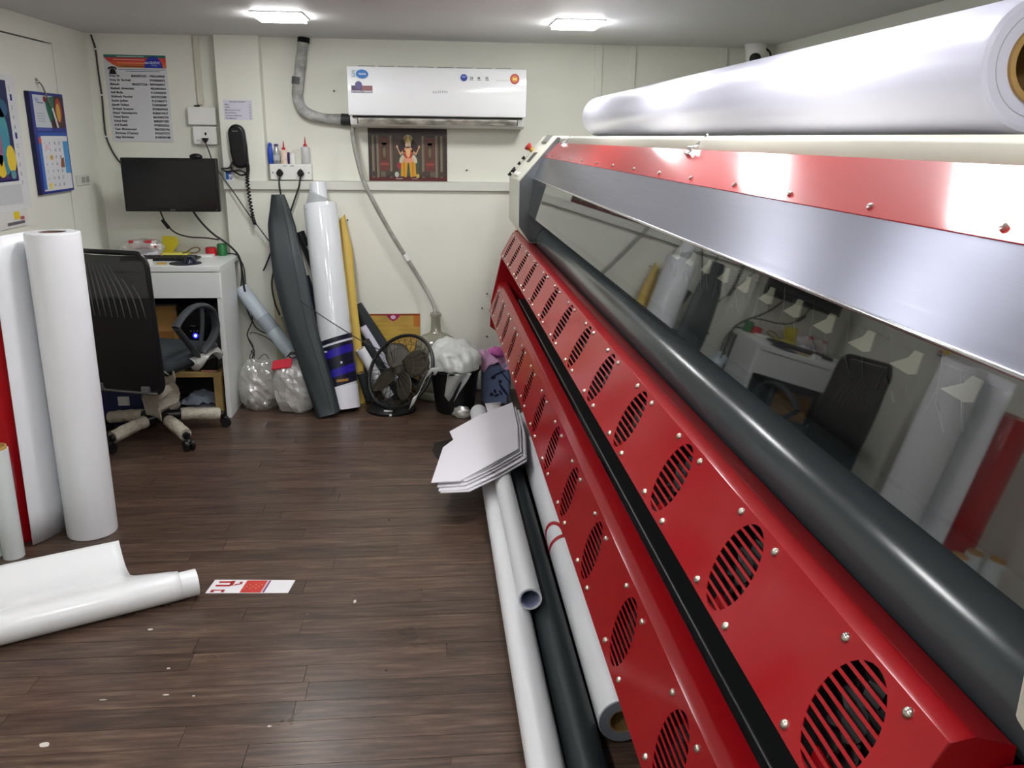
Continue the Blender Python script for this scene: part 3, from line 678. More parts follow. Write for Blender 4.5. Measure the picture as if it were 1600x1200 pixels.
sk = thing('pillar_sticker', 'small blue and white sticker on the pillar under the phone', 'sticker', (-1.168, 5.21, 1.28))
MB().box(-1.192, -1.143, 5.2088, 5.2098, 1.293, 1.344).build('sheet', mat('sticker_white', S(226, 228, 236), .45), sk)
P = Print((-1.192, 5.2088, 1.293), BU, BV, BN); P.rect(.002, .004, .018, .048, (24, 108, 196)); P.rect(.018, .034, .034, .048, (90, 80, 160)); P.rect(.022, .006, .036, .014, (150, 140, 190)); P.text('7-8', .02, .004, .01, (90, 80, 150), 1); P.build(sk)
# --- socket board with plugs and bottles on top
bd = thing('socket_board', 'wide white two-socket board marked by hand above the trim', 'socket', (-.82, 5.29, 1.286))
MB().box(-.945, -.705, 5.245, 5.2995, 1.296, 1.387).build('box', M_white, bd, bevel=.005)
P = Print((-.945, 5.245, 1.293), BU, BV, BN); P.text('AU', .078, .078, .014, (50, 50, 54), 1, .005); P.text('UPS', .118, .078, .014, (50, 50, 54), 1, .005); P.ell(.016, .045, .004, .004, (40, 40, 42), 1, 8); P.ell(.224, .045, .004, .004, (40, 40, 42), 1, 8); P.build(bd, 'pen_marks')
for x, lab, pts in ((-.886, 'black plug in the left socket of the socket board', [(-.886, 5.225, 1.315), (-.886, 5.188, 1.29), (-.884, 5.186, 1.25), (-.878, 5.186, 1.18), (-.88, 5.19, 1.10), (-.93, 5.185, .95), (-.985, 5.185, .82), (-1.01, 5.185, .77)]), (-.766, 'black plug in the right socket of the socket board', [(-.766, 5.225, 1.315), (-.768, 5.188, 1.29), (-.775, 5.186, 1.26), (-.81, 5.186, 1.17), (-.845, 5.19, 1.08), (-.88, 5.185, .95), (-.93, 5.185, .82), (-.965, 5.185, .70), (-.955, 5.185, .58), (-.93, 5.185, .50)])):
    g = thing('power_plug', lab, 'plug', (x, 5.24, 1.32), group='plugs in the socket board')
    MB().prism([(x-.021, 1.335), (x-.012, 1.352), (x, 1.362), (x+.012, 1.352), (x+.021, 1.335), (x+.010, 1.318), (x-.010, 1.318)], 'y', 5.215, 5.2445).build('plug_body', M_black, g, bevel=.004)
    MB().tube(spline(pts, 8), .005, 7).build('cord', M_cable, g)
ZB = 1.387
def squeeze(x, prof, m, name, label, cat='bottle', n=18):
    t = thing(name, label, cat, (x, 5.272, ZB)); MB().lathe(prof, (x, 5.272 if name != 'marker_pen' else 5.288, ZB+.0004), n).build('body', m, t); return t
t = squeeze(-.9405, [(.010, 0), (.0135, .006), (.0145, .05), (.014, .08), (.010, .1)], mat('blue_plastic', S(30, 74, 176), .3), 'blue_tube', 'slim blue squeeze tube at the left on the socket board', 'tube')
MB().ball((-.9405, 5.272, ZB+.108), .012).build('cap', MATS['blue_plastic'], t)
M_clearb = see_through('clear_bottle', S(196, 200, 206), .45, .1, .15)
t = squeeze(-.905, [(.019, 0), (.021, .004), (.021, .066), (.017, .078), (.011, .092), (.011, .1)], M_clearb, 'clear_bottle', 'clear bottle with a violet cap on the socket board')
MB().cyl((-.905, 5.272, ZB+.098), (-.905, 5.272, ZB+.112), .0115, n=16).build('cap', mat('violet_cap', S(64, 50, 110), .4), t, bevel=.001); MB().cyl((-.905, 5.272, ZB+.02), (-.905, 5.272, ZB+.05), .0213, n=18).build('sleeve', mat('grey_sleeve', S(176, 180, 184), .5), t)
def nozzle(t, x, z, h):
    MB().lathe([(.0105, 0), (.0105, .012), (.005, .014), (.0038, .03), (.0016, h)], (x, 5.272, z), 14).build('nozzle', mat('red_nozzle', S(186, 32, 44), .4), t)
t = squeeze(-.863, [(.018, 0), (.019, .004), (.019, .068), (.0155, .076), (.009, .08)], mat('cream_label_bottle', S(226, 204, 186), .45, var=.2, vscale=60), 'glue_bottle', 'cream labelled glue bottle with a red nozzle on the socket board'); nozzle(t, -.863, ZB+.08, .05)
t = squeeze(-.838, [(.008, 0), (.008, .055)], mat('navy_marker', S(44, 40, 96), .4), 'marker_pen', 'short navy marker standing between two bottles on the socket board', 'pen'); MB().cyl((-.838, 5.288, ZB+.055), (-.838, 5.288, ZB+.066), .006, n=12).build('cap', MATS['violet_cap'], t)
t = squeeze(-.814, [(.016, 0), (.0165, .004), (.0165, .05), (.013, .058), (.006, .064)], M_white, 'dropper_bottle', 'small white dropper bottle with a thin bent spout on the socket board')
MB().tube(spline([(-.814, 5.272, ZB+.062), (-.814, 5.272, ZB+.075), (-.80, 5.272, ZB+.078), (-.768, 5.272, ZB+.084)], 6), .002, 6).build('spout', mat('pale_spout', S(220, 200, 196), .4), t)
t = squeeze(-.738, [(.023, 0), (.0245, .004), (.0245, .092), (.02, .098), (.011, .1)], mat('grey_translucent', S(190, 190, 190), .4), 'glue_bottle', 'tall grey glue bottle with a red nozzle at the right on the socket board'); nozzle(t, -.738, ZB+.1, .055)
# --- monitor
mo = thing('monitor', 'flat black computer monitor hung on the wall above the desk', 'monitor', (-1.45, 5.29, 1.28))
MB().box(-1.71, -1.193, 5.02, 5.06, 1.128, 1.42).build('casing', M_black, mo, bevel=.005); MB().box(-1.695, -1.208, 5.0185, 5.0205, 1.15, 1.408).build('screen', mat('screen_black', S(10, 11, 12), .18, spec=.5), mo)
MB().box(-1.6, -1.32, 5.06, 5.11, 1.18, 1.38).build('back_cover', M_matblack, mo, bevel=.02); MB().box(-1.5, -1.42, 5.1, 5.298, 1.24, 1.32).build('wall_bracket', M_black, mo, bevel=.004)
P = Print((-1.465, 5.0195, 1.133), BU, BV, BN); P.text('BenQ', 0, .002, .011, (140, 140, 142), 1, .01); P.build(mo, 'maker_mark'); MB().cyl((-1.212, 5.0195, 1.139), (-1.212, 5.019, 1.139), .002, n=8).build('power_light', mat('power_blue', S(120, 150, 170), .4), mo)
wcam = MB().ball((-1.305, 5.035, 1.428), (.036, .024, .018), 20, 10).build('webcam', M_black); tag(wcam, 'small round black webcam sitting on top of the monitor', 'webcam')
# --- CCTV dome
cv = thing('security_camera', 'white dome security camera under the ceiling in the far right corner', 'camera', (1.86, 5.1, H))
MB().lathe([(.064, 0), (.062, -.012), (.054, -.05), (.05, -.085), (.04, -.105), (.02, -.112)], (1.86, 5.08, H-.001), 28).build('housing', M_white, cv)
dv = (V(-.3, -1, -.30)).normalized(); q0 = V(1.86, 5.08, H-.07)+dv*.030
MB().lathe([(.033, 0), (.033, .012), (.028, .020), (.012, .025)], q0+dv*.012, 24, M=dv.to_track_quat('Z', 'Y').to_matrix()).build('lens', M_black, cv)
MB().tube(spline([(1.92, 5.1, 2.07), (1.965, 5.12, 2.04), (1.965, 5.12, 1.98), (1.93, 5.12, 1.96), (1.9, 5.12, 1.99), (1.94, 5.14, 1.95), (1.975, 5.15, 1.9)], 8), .006, 6).build('cord', M_cable, cv)

# ================================================================== things on the left wall
LU, LV, LN = (0, 1, 0), (0, 0, 1), (1, 0, 0)
def on_left(name, label, cat, y0, y1, z0, z1, t, m):
    g = thing(name, label, cat, (XL, (y0+y1)/2, z0)); MB().box(XL+.0005, XL+t, y0, y1, z0, z1).build('sheet', m, g)
    return g, Print((XL+t, y0, z0), LU, LV, LN)
g, P = on_left('wall_calendar', 'blue framed wall calendar with a pen hung over it', 'calendar', 4.455, 4.84, 1.255, 1.737, .02, mat('calendar_blue', S(34, 46, 132), .45))
P.rect(.03, .315, .372, .468, (196, 202, 208)); P.poly([(.21, .315), (.372, .315), (.372, .468), (.26, .468), (.2, .40)], (66, 40, 40), 1); P.ell(.31, .40, .04, .06, (168, 60, 56), 2); P.ell(.305, .39, .025, .045, (206, 168, 70), 3); P.poly([(.16, .455), (.27, .468), (.25, .37), (.2, .34), (.17, .40)], (34, 104, 78), 2); P.ell(.16, .45, .018, .014, (140, 40, 56), 3)
for k in range(4): P.rect(.05, .38-k*.012, .14, .383-k*.012, (150, 160, 170), 1)
P.ell(.07, .445, .02, .01, (160, 170, 210), 1); P.rect(.07, .43, .14, .434, (60, 70, 120), 1)
P.rect(.03, .3, .2, .316, (66, 84, 160), 1)
P.rect(.03, .012, .372, .29, (218, 220, 224), 0); P.rect(.03, .276, .372, .292, (36, 84, 170), 1); P.rect(.03, .02, .062, .276, (56, 108, 180), 1); P.rect(.31, .09, .372, .25, (74, 150, 206), 1); P.rect(.035, .24, .062, .27, (200, 70, 70), 2)
for r_ in range(7):
    for c_ in range(4): P.text(str(1+r_+7*c_), .09+c_*.055, .235-r_*.034, .02, (70, 74, 100) if c_ else (160, 70, 90), 2, .005)
P.ell(.12, .222, .022, .014, (226, 190, 205), 1); P.ell(.155, .172, .022, .014, (230, 200, 120), 1); P.ell(.11, .036, .022, .016, (236, 214, 110), 1); P.poly([(.255, .12), (.3, .12), (.3, .17), (.265, .165)], (146, 92, 66), 3)
P.build(g)
MB().box(XL+.0005, XL+.021, 4.448, 4.456, 1.252, 1.737).build('spine', mat('calendar_navy', S(18, 22, 66), .5), g)
pe = thing('hanging_pen', 'white pen hung by a string over the blue calendar', 'pen', (XL+.03, 4.7, 1.57))
MB().cyl((XL+.03, 4.672, 1.665), (XL+.03, 4.712, 1.572), .005, n=10).build('barrel', M_white, pe)
MB().tube(spline([(XL+.004, 4.592, 1.80), (XL+.02, 4.61, 1.77), (XL+.028, 4.625, 1.73), (XL+.03, 4.64, 1.70), (XL+.03, 4.672, 1.666)], 5), .004, 5).build('string', mat('grey_string', S(120, 118, 108), .7), pe)
MB().ball((XL+.008, 4.60, 1.785), .008, 10, 8).build('hook', M_chrome, pe)
g, P = on_left('art_calendar', 'large calendar sheet with colourful dark blue artwork at the left edge', 'calendar', 3.72, 4.36, 1.20, 1.80, .003, mat('calendar_sheet', S(214, 216, 216), .5))
P.rect(.02, .13, .548, .572, (26, 32, 86)); P.ell(.2, .4, .16, .1, (30, 70, 110), 1); P.ell(.40, .36, .10, .16, (206, 130, 70), 1); P.ell(.41, .33, .10, .15, (70, 150, 156), 2); P.ell(.44, .27, .07, .11, (60, 140, 160), 3); P.ell(.40, .30, .03, .10, (150, 90, 120), 4); P.ell(.50, .23, .045, .06, (226, 196, 60), 4); P.ell(.40, .20, .05, .05, (224, 190, 50), 4); P.poly([(.42, .24), (.46, .24), (.44, .14)], (60, 130, 160), 5); P.ell(.5, .16, .025, .02, (90, 150, 150), 5); P.ell(.47, .45, .06, .04, (40, 90, 120), 2); P.poly([(.33, .14), (.548, .14), (.548, .22), (.46, .16)], (70, 34, 96), 1)
for k, t_ in enumerate(['J', '1', 'S', 'V', 'A', 'B', 'C', 'T', '3', '0', '7']):
    if t_ in '1B': P.rect(.572, .528-k*.042, .592, .556-k*.042, (48, 50, 140), 1)
    else: P.text(t_, .572, .53-k*.042, .026, (96, 98, 112), 1, .004)
P.rect(.25, .03, .56, .115, (196, 198, 200), 1); P.build(g)
g, P = on_left('wall_notice', 'white notice with a yellow mark pinned under the artwork calendar', 'notice', 3.76, 4.30, 1.125, 1.20, .006, mat('notice_white', S(214, 214, 210), .5))
P.rect(.40, .035, .455, .07, (224, 196, 40), 1); P.rect(.33, .012, .5, .026, (96, 92, 100), 1); P.rect(.46, .03, .5, .045, (170, 80, 80), 1); P.build(g)
g = thing('light_switch', 'small pale switch plate on the left wall beside the calendar', 'switch', (XL, 5.0, 1.26))
MB().box(XL+.0005, XL+.008, 4.93, 5.10, 1.27, 1.325).build('plate', M_trim, g, bevel=.002); MB().box(XL+.008, XL+.013, 4.99, 5.03, 1.285, 1.315).box(XL+.008, XL+.013, 5.05, 5.085, 1.285, 1.315).build('rocker', mat('rocker_grey', S(150, 150, 144), .5), g, bevel=.001)
g, P = on_left('orange_packet', 'orange and white packet hung low on the left wall behind the red roll', 'packet', 3.72, 4.02, .47, .68, .012, mat('packet_white', S(206, 206, 202), .5))
P.poly([(.12, .16), (.30, .16), (.30, .03), (.2, .03)], (216, 82, 40), 1); P.build(g)
MB().box(XL+.0005, XL+.06, 3.70, 4.04, .44, .47).build('holder', M_trim, g, bevel=.002)

# ================================================================== desk corner
dk = thing('desk', 'white laminate desk with one wide drawer under the monitor', 'desk', (-1.55, 4.97, 0))
DX0, DX1, DY0, DY1, DZ = -1.9, -1.150, 4.72, 5.212, .862
MB().box(DX0, DX1, DY0, DY1, DZ-.028, DZ).build('top', M_lam, dk, bevel=.002)
MB().box(DX1-.028, DX1, DY0+.006, 5.085, 0, DZ-.028).build('side_panel', M_lam, dk, bevel=.002); MB().box(DX0, DX0+.028, DY0+.006, 5.085, 0, DZ-.028).build('side_panel', M_lam, dk, bevel=.002)
MB().box(DX0+.028, DX1-.028, 5.165, 5.183, .02, DZ-.028).build('back_panel', mat('desk_back', S(60, 58, 56), .7), dk)
MB().box(DX0+.03, DX1-.006, DY0+.001, DY0+.02, .69, .829).build('drawer', M_lam, dk, bevel=.002)
MB().box(DX0+.03, DX1-.03, DY0+.02, 5.1, .692, .72).build('drawer_tray', mat('tray_dark', S(40, 40, 42), .6), dk)
# on the desk
kb = thing('keyboard', 'black computer keyboard on the desk', 'keyboard', (-1.55, 4.98, DZ))
MB().box(-1.74, -1.33, 4.93, 5.06, DZ+.0005, DZ+.014).build('case', M_black, kb, bevel=.004)
key = None
for r_ in range(5):
    for c_ in range(14):
        loc = wm(kb).inverted() @ V(-1.725+c_*.0282+.006*(r_ % 2), 4.942+r_*.0235, DZ+.0165)
        if key is None: key = MB().box(-.0115, .0115, -.0095, .0095, -.004, .004).build('key', mat('key_black', S(30, 31, 33), .5), kb, world=False, smooth=False); key.location = loc
        else: put(key, 'key', kb, loc)
mp_ = MB().cyl((-1.36, 4.84, DZ+.0004), (-1.36, 4.84, DZ+.004), .085, n=36).build('mouse_pad', mat('navy_pad', S(28, 28, 44), .5), bevel=.001); tag(mp_, 'round dark mouse pad at the front edge of the desk', 'mouse pad')
ms = thing('computer_mouse', 'dark navy computer mouse on the round pad', 'mouse', (-1.335, 4.845, DZ+.004))
mb = MB().ball((-1.335, 4.845, DZ+.0045), (.034, .055, .036), 20, 12); mb.v = [v if v.z > DZ+.0045 else V(v.x, v.y, DZ+.0045) for v in mb.v]; mb.build('shell', mat('navy_gloss', S(24, 26, 50), .2), ms)
MB().cyl((-1.338, 4.811, DZ+.034), (-1.332, 4.811, DZ+.034), .006, n=10).build('wheel', M_black, ms)
nb = MB().box(-1.505, -1.455, 4.80, 4.83, DZ+.0005, DZ+.008).build('wooden_stub', mat('ochre', S(180, 140, 50), .6), bevel=.001); tag(nb, 'small ochre wooden stub at the desk front edge', 'stub')
cr = MB().box(-1.56, -1.52, 4.745, 4.80, DZ+.0005, DZ+.03).build('white_block', M_white, bevel=.002); tag(cr, 'small white block at the desk edge behind the chair', 'block')
pk = thing('tissue_pack', 'white and red tissue pack in clear film at the back of the desk', 'packet', (-1.64, 5.1, DZ))
MB().box(-1.745, -1.585, 5.085, 5.165, DZ+.001, DZ+.05).build('tissues', M_paper2, pk, bevel=.012, seg=3)
MB().box(-1.747, -1.583, 5.083, 5.167, DZ+.05, DZ+.068).build('red_band', mat('band_red', S(150, 44, 60), .45), pk, bevel=.008, seg=3)
MB().box(-1.742, -1.588, 5.088, 5.162, DZ+.064, DZ+.094).build('upper_pack', mat('pack_white', S(205, 200, 198), .5, var=.2, vscale=40), pk, bevel=.012, seg=3)
MB().box(-1.735, -1.71, 5.086, 5.165, DZ+.082, DZ+.0955).box(-1.65, -1.61, 5.086, 5.165, DZ+.082, DZ+.0955).build('red_mark', mat('mark_red', S(180, 40, 44), .5), pk)
MB().ball((-1.675, 5.13, DZ+.052), (.125, .06, .05), 36, 20, lambda d: 1+.12*noise.noise(d*3.2)+.05*noise.noise(d*9)).build('film', M_film, pk)
yt = thing('yellow_folder', 'yellow folder propped against the wall at the back of the desk', 'folder', (-1.55, 5.2, DZ))
MB().prism([(-1.60, DZ+.012), (-1.535, DZ+.014), (-1.50, DZ+.06), (-1.505, DZ+.105), (-1.585, DZ+.108)], 'y', 5.225, 5.235).build('flap', mat('folder_yellow', S(222, 206, 48), .45), yt, bevel=.001)
MB().box(-1.62, -1.44, 5.18, 5.26, DZ+.0005, DZ+.014).build('cover', mat('folder_yellow_pale', S(226, 216, 96), .5), yt, bevel=.002)
tb = MB().box(-1.40, -1.27, 5.065, 5.13, DZ+.0005, DZ+.016).build('white_tray', M_white, bevel=.003); tag(tb, 'flat white tray at the right rear of the desk', 'tray')
rb = thing('red_roll_tape', 'small red tape roll on the desk beside the pillar', 'tape', (-1.285, 5.2, DZ)); MB().lathe([(.03, 0), (.032, .002), (.032, .044), (.03, .046)], (-1.30, 5.17, DZ+.0005), 20).build('tape', mat('tape_red', S(186, 30, 40), .4), rb); MB().pipe((-1.30, 5.17, DZ+.0465), (-1.30, 5.17, DZ+.049), .028, .02, 20).build('rim', mat('tape_rim', S(150, 40, 40), .5), rb)
gr_ = thing('green_roll_tape', 'green tape roll on the desk corner behind the red one', 'tape', (-1.235, 5.25, DZ)); MB().lathe([(.026, 0), (.029, .003), (.029, .062), (.026, .066)], (-1.238, 5.178, DZ+.0005), 20).build('tape', mat('tape_green', S(34, 110, 58), .4), gr_); MB().pipe((-1.238, 5.178, DZ+.0665), (-1.238, 5.178, DZ+.069), .024, .016, 20).build('rim', mat('tape_rim2', S(40, 90, 50), .5), gr_)
bt = cable('twisted_cord', [(-1.45, 5.12, DZ+.02), (-1.42, 5.10, DZ+.03), (-1.39, 5.10, DZ+.05), (-1.36, 5.11, DZ+.055), (-1.35, 5.12, DZ+.04), (-1.37, 5.11, DZ+.025), (-1.40, 5.10, DZ+.024)], .004, mat('brown_cord', S(110, 84, 52), .6), 'looped brown cord on the desk by the white tray', 'cord')
# under the desk
cb = thing('cardboard_box', 'brown cardboard box under the desk beside the computer', 'box', (-1.6, 5.0, .3))
MB().box(-1.74, -1.475, 4.98, 5.155, .2405, .60).build('carton', mat('cardboard', S(196, 150, 86), .8, var=.1, vscale=12), cb, bevel=.003); MB().box(-1.72, -1.5, 4.972, 4.98, .25, .45).build('flap', mat('cardboard_dark', S(168, 118, 62), .8), cb)
MB().box(-1.745, -1.47, 4.975, 5.158, .60, .612).build('lid', mat('carton_lid', S(70, 66, 70), .6), cb)
pc = thing('computer_tower', 'black computer tower with a blue light under the desk', 'computer', (-1.34, 4.95, .21))
MB().box(-1.428, -1.242, 4.86, 5.16, .245, .625).build('case', M_black, pc, bevel=.006); MB().box(-1.424, -1.246, 4.852, 4.862, .25, .62).build('front', mat('pc_front', S(16, 16, 18), .25), pc, bevel=.004)
MB().box(-1.41, -1.26, 4.849, 4.853, .56, .585).build('drive_door', mat('pc_door', S(26, 26, 28), .2), pc, bevel=.001)
M_led2 = mat('blue_led', S(70, 80, 255), .4, emit=14)
MB().cyl((-1.345, 4.852, .452), (-1.345, 4.848, .452), .008, n=12).build('power_led', M_led2, pc); MB().pipe((-1.345, 4.853, .452), (-1.345, 4.849, .452), .016, .010, 20).build('led_ring', mat('led_blue_ring', S(40, 40, 200), .4, emit=1.2), pc)
for k in range(4): MB().box(-1.372+k*.018, -1.366+k*.018, 4.849, 4.853, .476, .482).build('port', mat('port_grey', S(120, 120, 124), .4), pc)
P = Print((-1.37, 4.8515, .505), BU, BV, BN); P.text('intex', 0, 0, .014, (120, 120, 124), 1); P.build(pc, 'maker_mark')
wf = thing('wooden_stool', 'low bare wooden stool under the desk carrying the computer', 'stool', (-1.38, 4.95, 0)); M_pine = mat('bare_pine', S(196, 166, 104), .7, var=.15, vscale=8, stretch=(1, 6, 1))
MB().box(-1.80, -1.215, 4.83, 5.16, .212, .24).build('top', M_pine, wf, bevel=.002)
for x in (-1.795, -1.265):
    for y in (4.835, 5.115): MB().box(x, x+.045, y, y+.04, 0, .212).build('leg', M_pine, wf, bevel=.002)
pw = thing('crumpled_paper', 'crumpled pale blue paper under the wooden stool', 'paper', (-1.40, 4.9, 0))
MB().grid(lambda u, v: V(-1.478+.21*u, 4.88+.2*v, .03+.05*math.sin(PI*u)*math.sin(PI*v)+.05*abs(noise.noise(V(u*4, v*4, 2)))), 14, 12).build('sheet', mat('pale_blue_paper', S(170, 182, 200), .6), pw, solid=.001)
MB().grid(lambda u, v: V(-1.46+.18*u, 4.88+.2*v, .005+.02*abs(noise.noise(V(u*3, v*3, 7)))), 8, 8).build('under_sheet', M_paper2, pw, solid=.001)
ps = thing('pink_stub', 'pale pink strip lying on the wooden stool', 'strip', (-1.27, 4.84, .24)); MB().prism([(-1.33, 4.842), (-1.25, 4.832), (-1.24, 4.842), (-1.30, 4.85)], 'z', .2405, .250).build('strip', mat('pale_pink', S(214, 150, 140), .5), ps, bevel=.002)
bc = thing('blue_crate', 'dark blue plastic crate on the floor behind the chair base', 'crate', (-1.75, 4.75, 0))
M_bc = mat('crate_blue', S(38, 48, 92), .5); mb = MB().box(-1.86, -1.60, 4.61, 4.625, .0, .26).box(-1.86, -1.60, 4.80, 4.815, .0, .26).box(-1.86, -1.845, 4.625, 4.80, 0, .26).box(-1.615, -1.60, 4.625, 4.80, 0, .26).box(-1.845, -1.615, 4.625, 4.80, 0, .012); mb.build('shell', M_bc, bc); MB().box(-1.868, -1.592, 4.602, 4.61, .23, .262).build('rim', M_bc, bc, bevel=.002); MB().box(-1.72, -1.66, 4.604, 4.61, .12, .17).build('label', M_white, bc)
pb = thing('brown_parcel', 'brown wrapped parcel on the floor under the desk', 'parcel', (-1.6, 5.0, 0)); MB().box(-1.59, -1.54, 4.72, 4.78, 0, .2).build('wrap', mat('parcel_brown', S(110, 80, 60), .7), pb, bevel=.006); MB().box(-1.5905, -1.5395, 4.7195, 4.7805, .09, .11).build('tape', mat('parcel_tape', S(150, 120, 90), .4), pb)
# --- monitor leads
mc = thing('monitor_cable', 'black monitor cable with a ferrite lump hanging below the screen', 'cable', (-1.53, 5.1, 1.13))
MB().tube(spline([(-1.56, 5.10, 1.17), (-1.545, 5.10, 1.12), (-1.53, 5.12, 1.06), (-1.50, 5.14, 1.01), (-1.46, 5.15, .985), (-1.40, 5.16, .97), (-1.32, 5.17, .965), (-1.25, 5.17, .955)], 8), .0045, 6).build('cord', M_cable, mc); MB().cyl((-1.545, 5.115, 1.075), (-1.515, 5.13, 1.025), .0105, n=12).build('ferrite', M_black, mc, bevel=.002)
pc2 = thing('power_cable', 'thick black cable from the monitor down past the desk corner', 'cable', (-1.35, 5.1, 1.13))
MB().tube(spline([(-1.37, 5.10, 1.17), (-1.36, 5.10, 1.12), (-1.32, 5.12, 1.05), (-1.27, 5.14, .99), (-1.22, 5.15, .95), (-1.165, 5.15, .90), (-1.135, 5.15, .85), (-1.118, 5.12, .76), (-1.112, 5.10, .70), (-1.105, 5.09, .66)], 8), .006, 7).build('cord', M_cable, pc2)
for lab, pts, r in (('thin black cable hanging in a long loop beside the desk', [(-1.23, 5.18, .875), (-1.19, 5.17, .868), (-1.165, 5.16, .82), (-1.163, 5.16, .74), (-1.17, 5.15, .66), (-1.15, 5.15, .56), (-1.12, 5.14, .48), (-1.06, 5.13, .43), (-1.0, 5.12, .40), (-.95, 5.10, .41)], .004),
                    ('thin black cable running straight down beside the desk', [(-1.16, 5.17, .88), (-1.15, 5.165, .80), (-1.145, 5.16, .70), (-1.15, 5.15, .60), (-1.12, 5.15, .53), (-1.09, 5.15, .52), (-1.12, 5.15, .47), (-1.15, 5.14, .40), (-1.14, 5.12, .36), (-1.11, 5.10, .30), (-1.09, 5.08, .26)], .0038),
                    ('thin dark wire looped over the clear bag by the desk', [(-1.14, 5.1, .38), (-1.11, 5.08, .33), (-1.10, 5.06, .27), (-1.08, 5.05, .25), (-1.07, 5.05, .29), (-1.09, 5.06, .31), (-1.11, 5.06, .28), (-1.09, 5.05, .24), (-1.05, 5.05, .26), (-1.01, 5.05, .29), (-.985, 5.05, .26)], .0022),
                    ('thin dark wire arching behind the clear bag', [(-1.13, 5.12, .40), (-1.08, 5.11, .41), (-1.0, 5.10, .38), (-.94, 5.08, .33), (-.90, 5.06, .28), (-.87, 5.05, .26)], .0026),
                    ('long thin black cable crossing in front of the leaning rolls', [(-.745, 4.80, .662), (-.65, 4.80, .587), (-.51, 4.80, .489), (-.405, 4.80, .421), (-.302, 4.80, .366), (-.27, 4.81, .35)], .003)):
    pts = [(x+.03 if z < .869 and x < -1.1 else x, y, z) for x, y, z in pts]
    cable('loose_cable', pts, r, M_cable, lab, 'cable', group='loose cables along the back wall')

# ================================================================== office chair
CH = (-1.455, 4.46, 0); ch_ = thing('office_chair', 'black mesh-back office chair with plastic-wrapped legs turned to the desk', 'chair', CH, math.radians(-19))
def ck(mb, name, m, **k): return mb.build(name, m, ch_, world=False, **k)
# backrest frame: rounded loop
hw, z0, z1 = .215, .315, 1.005
loop = []
for cx, cz, a0 in ((hw-.05, z1-.07, 0), (-hw+.05, z1-.07, 90), (-hw+.05, z0+.06, 180), (hw-.05, z0+.06, 270)):
    for k in range(7):
        a = math.radians(a0+90*k/6); rx = .05; rz = .07 if cz > .6 else .06
        loop.append((cx+rx*math.cos(a), cz+rz*math.sin(a)))
def by(x, z): return -.245+.10*(z-.55)*-.18-.035*(1-(x/hw)**2)+.03*((z-.65)/.35)**2-.02
def fx(x, z): return x*(1-.10*max(0, (z-.75)/.25)**2)
lp = [V(fx(x, z), by(x, z), z) for x, z in loop]
fr = ck(MB().tube(lp+[lp[0], lp[1]], .0125, 8, caps=False), 'backrest', M_black)
def inside(u, v):
    z = z0+.012+(z1-z0-.024)*v; t = 1.0
    if z > z1-.07: t = 1-(1-math.sqrt(max(0, 1-((z-z1+.07)/.07)**2)))*.23
    if z < z0+.06: t = 1-(1-math.sqrt(max(0, 1-((z0+.06-z)/.06)**2)))*.23
    x = (2*u-1)*hw*t*.985; return V(fx(x, z), by(x, z), z)
MB().grid(inside, 16, 28).build('mesh_fabric', M_mesh, fr, world=False)
MB().grid(lambda u, v: inside(u, .02+.60*v)+V(0, .012, 0), 16, 12).build('lumbar_pad', mat('lumbar_black', S(16, 16, 17), .8), fr, world=False, solid=.006)
for k in range(11):    # moire shimmer of the mesh, imitated by pale strokes laid over its face
    x = -.17+.034*k
    MB().tube(spline([(x*1.0+.02, by(x, .7)-.003, .70), (x*.92, by(x, .8)-.004, .82), (x*.62-.045, by(x, .9)-.003, .95)], 5), [.001, .0016, .0022, .0028, .003, .003, .003, .0028, .0022, .0016, .001], 5).build('moire_stroke', mat('moire_grey', S(84, 86, 84), .6), fr, world=False)
ck(MB().box(-.15, -.11, -.275, -.235, .32, .352).box(.11, .15, -.275, -.235, .32, .352).box(-.19, .19, -.268, -.252, .312, .322), 'back_clamp', mat('clamp_grey', S(96, 96, 96), .5), bevel=.003)
ck(MB().tube(spline([(0, -.24, .44), (0, -.2, .40), (0, -.08, .39)], 5), .02, 8), 'back_arm', M_black)
ck(MB().box(-.235, .235, -.22, .245, .405, .475), 'seat', mat('seat_fabric', S(44, 50, 54), .8, bump=.1, bscale=200), bevel=.03, seg=4)
ck(MB().box(-.215, .215, -.20, .225, .390, .407), 'seat_pan', M_black, bevel=.006)
ck(MB().box(-.09, .09, -.13, .11, .352, .392), 'tilt_mechanism', M_black, bevel=.008)
ck(MB().cyl((0, 0, .085), (0, 0, .36), .025, n=18).cyl((0, 0, .07), (0, 0, .14), .045, .035, 18), 'column', M_black)
M_arm = mat('armrest_grey', S(50, 54, 58), .5)
for sx in (1, -1):
    x = .265*sx
    ck(MB().tube(spline([(x, -.17, .635), (x, -.12, .672), (x, -.02, .708), (x, .08, .70), (x, .15, .655), (x, .17, .57), (x-.01*sx, .13, .50), (x-.03*sx, .07, .45)], 7), [.022]*20+[.024]*29+[.019], 10, flat=.62), 'armrest', M_arm)
    ck(MB().tube(spline([(x, -.165, .632), (x, -.10, .56), (x-.01*sx, -.03, .49), (x-.03*sx, .03, .44), (x-.06*sx, .04, .43)], 7), .019, 8, flat=.7).tube(spline([(x, .06, .69), (x, .05, .60), (x-.01*sx, .03, .50), (x-.03*sx, .03, .45)], 7), .011, 8), 'arm_strut', M_arm)
M_wrap = mat('foil_wrap', S(178, 172, 156), .4, var=.18, vscale=25, bump=.9, bscale=45)
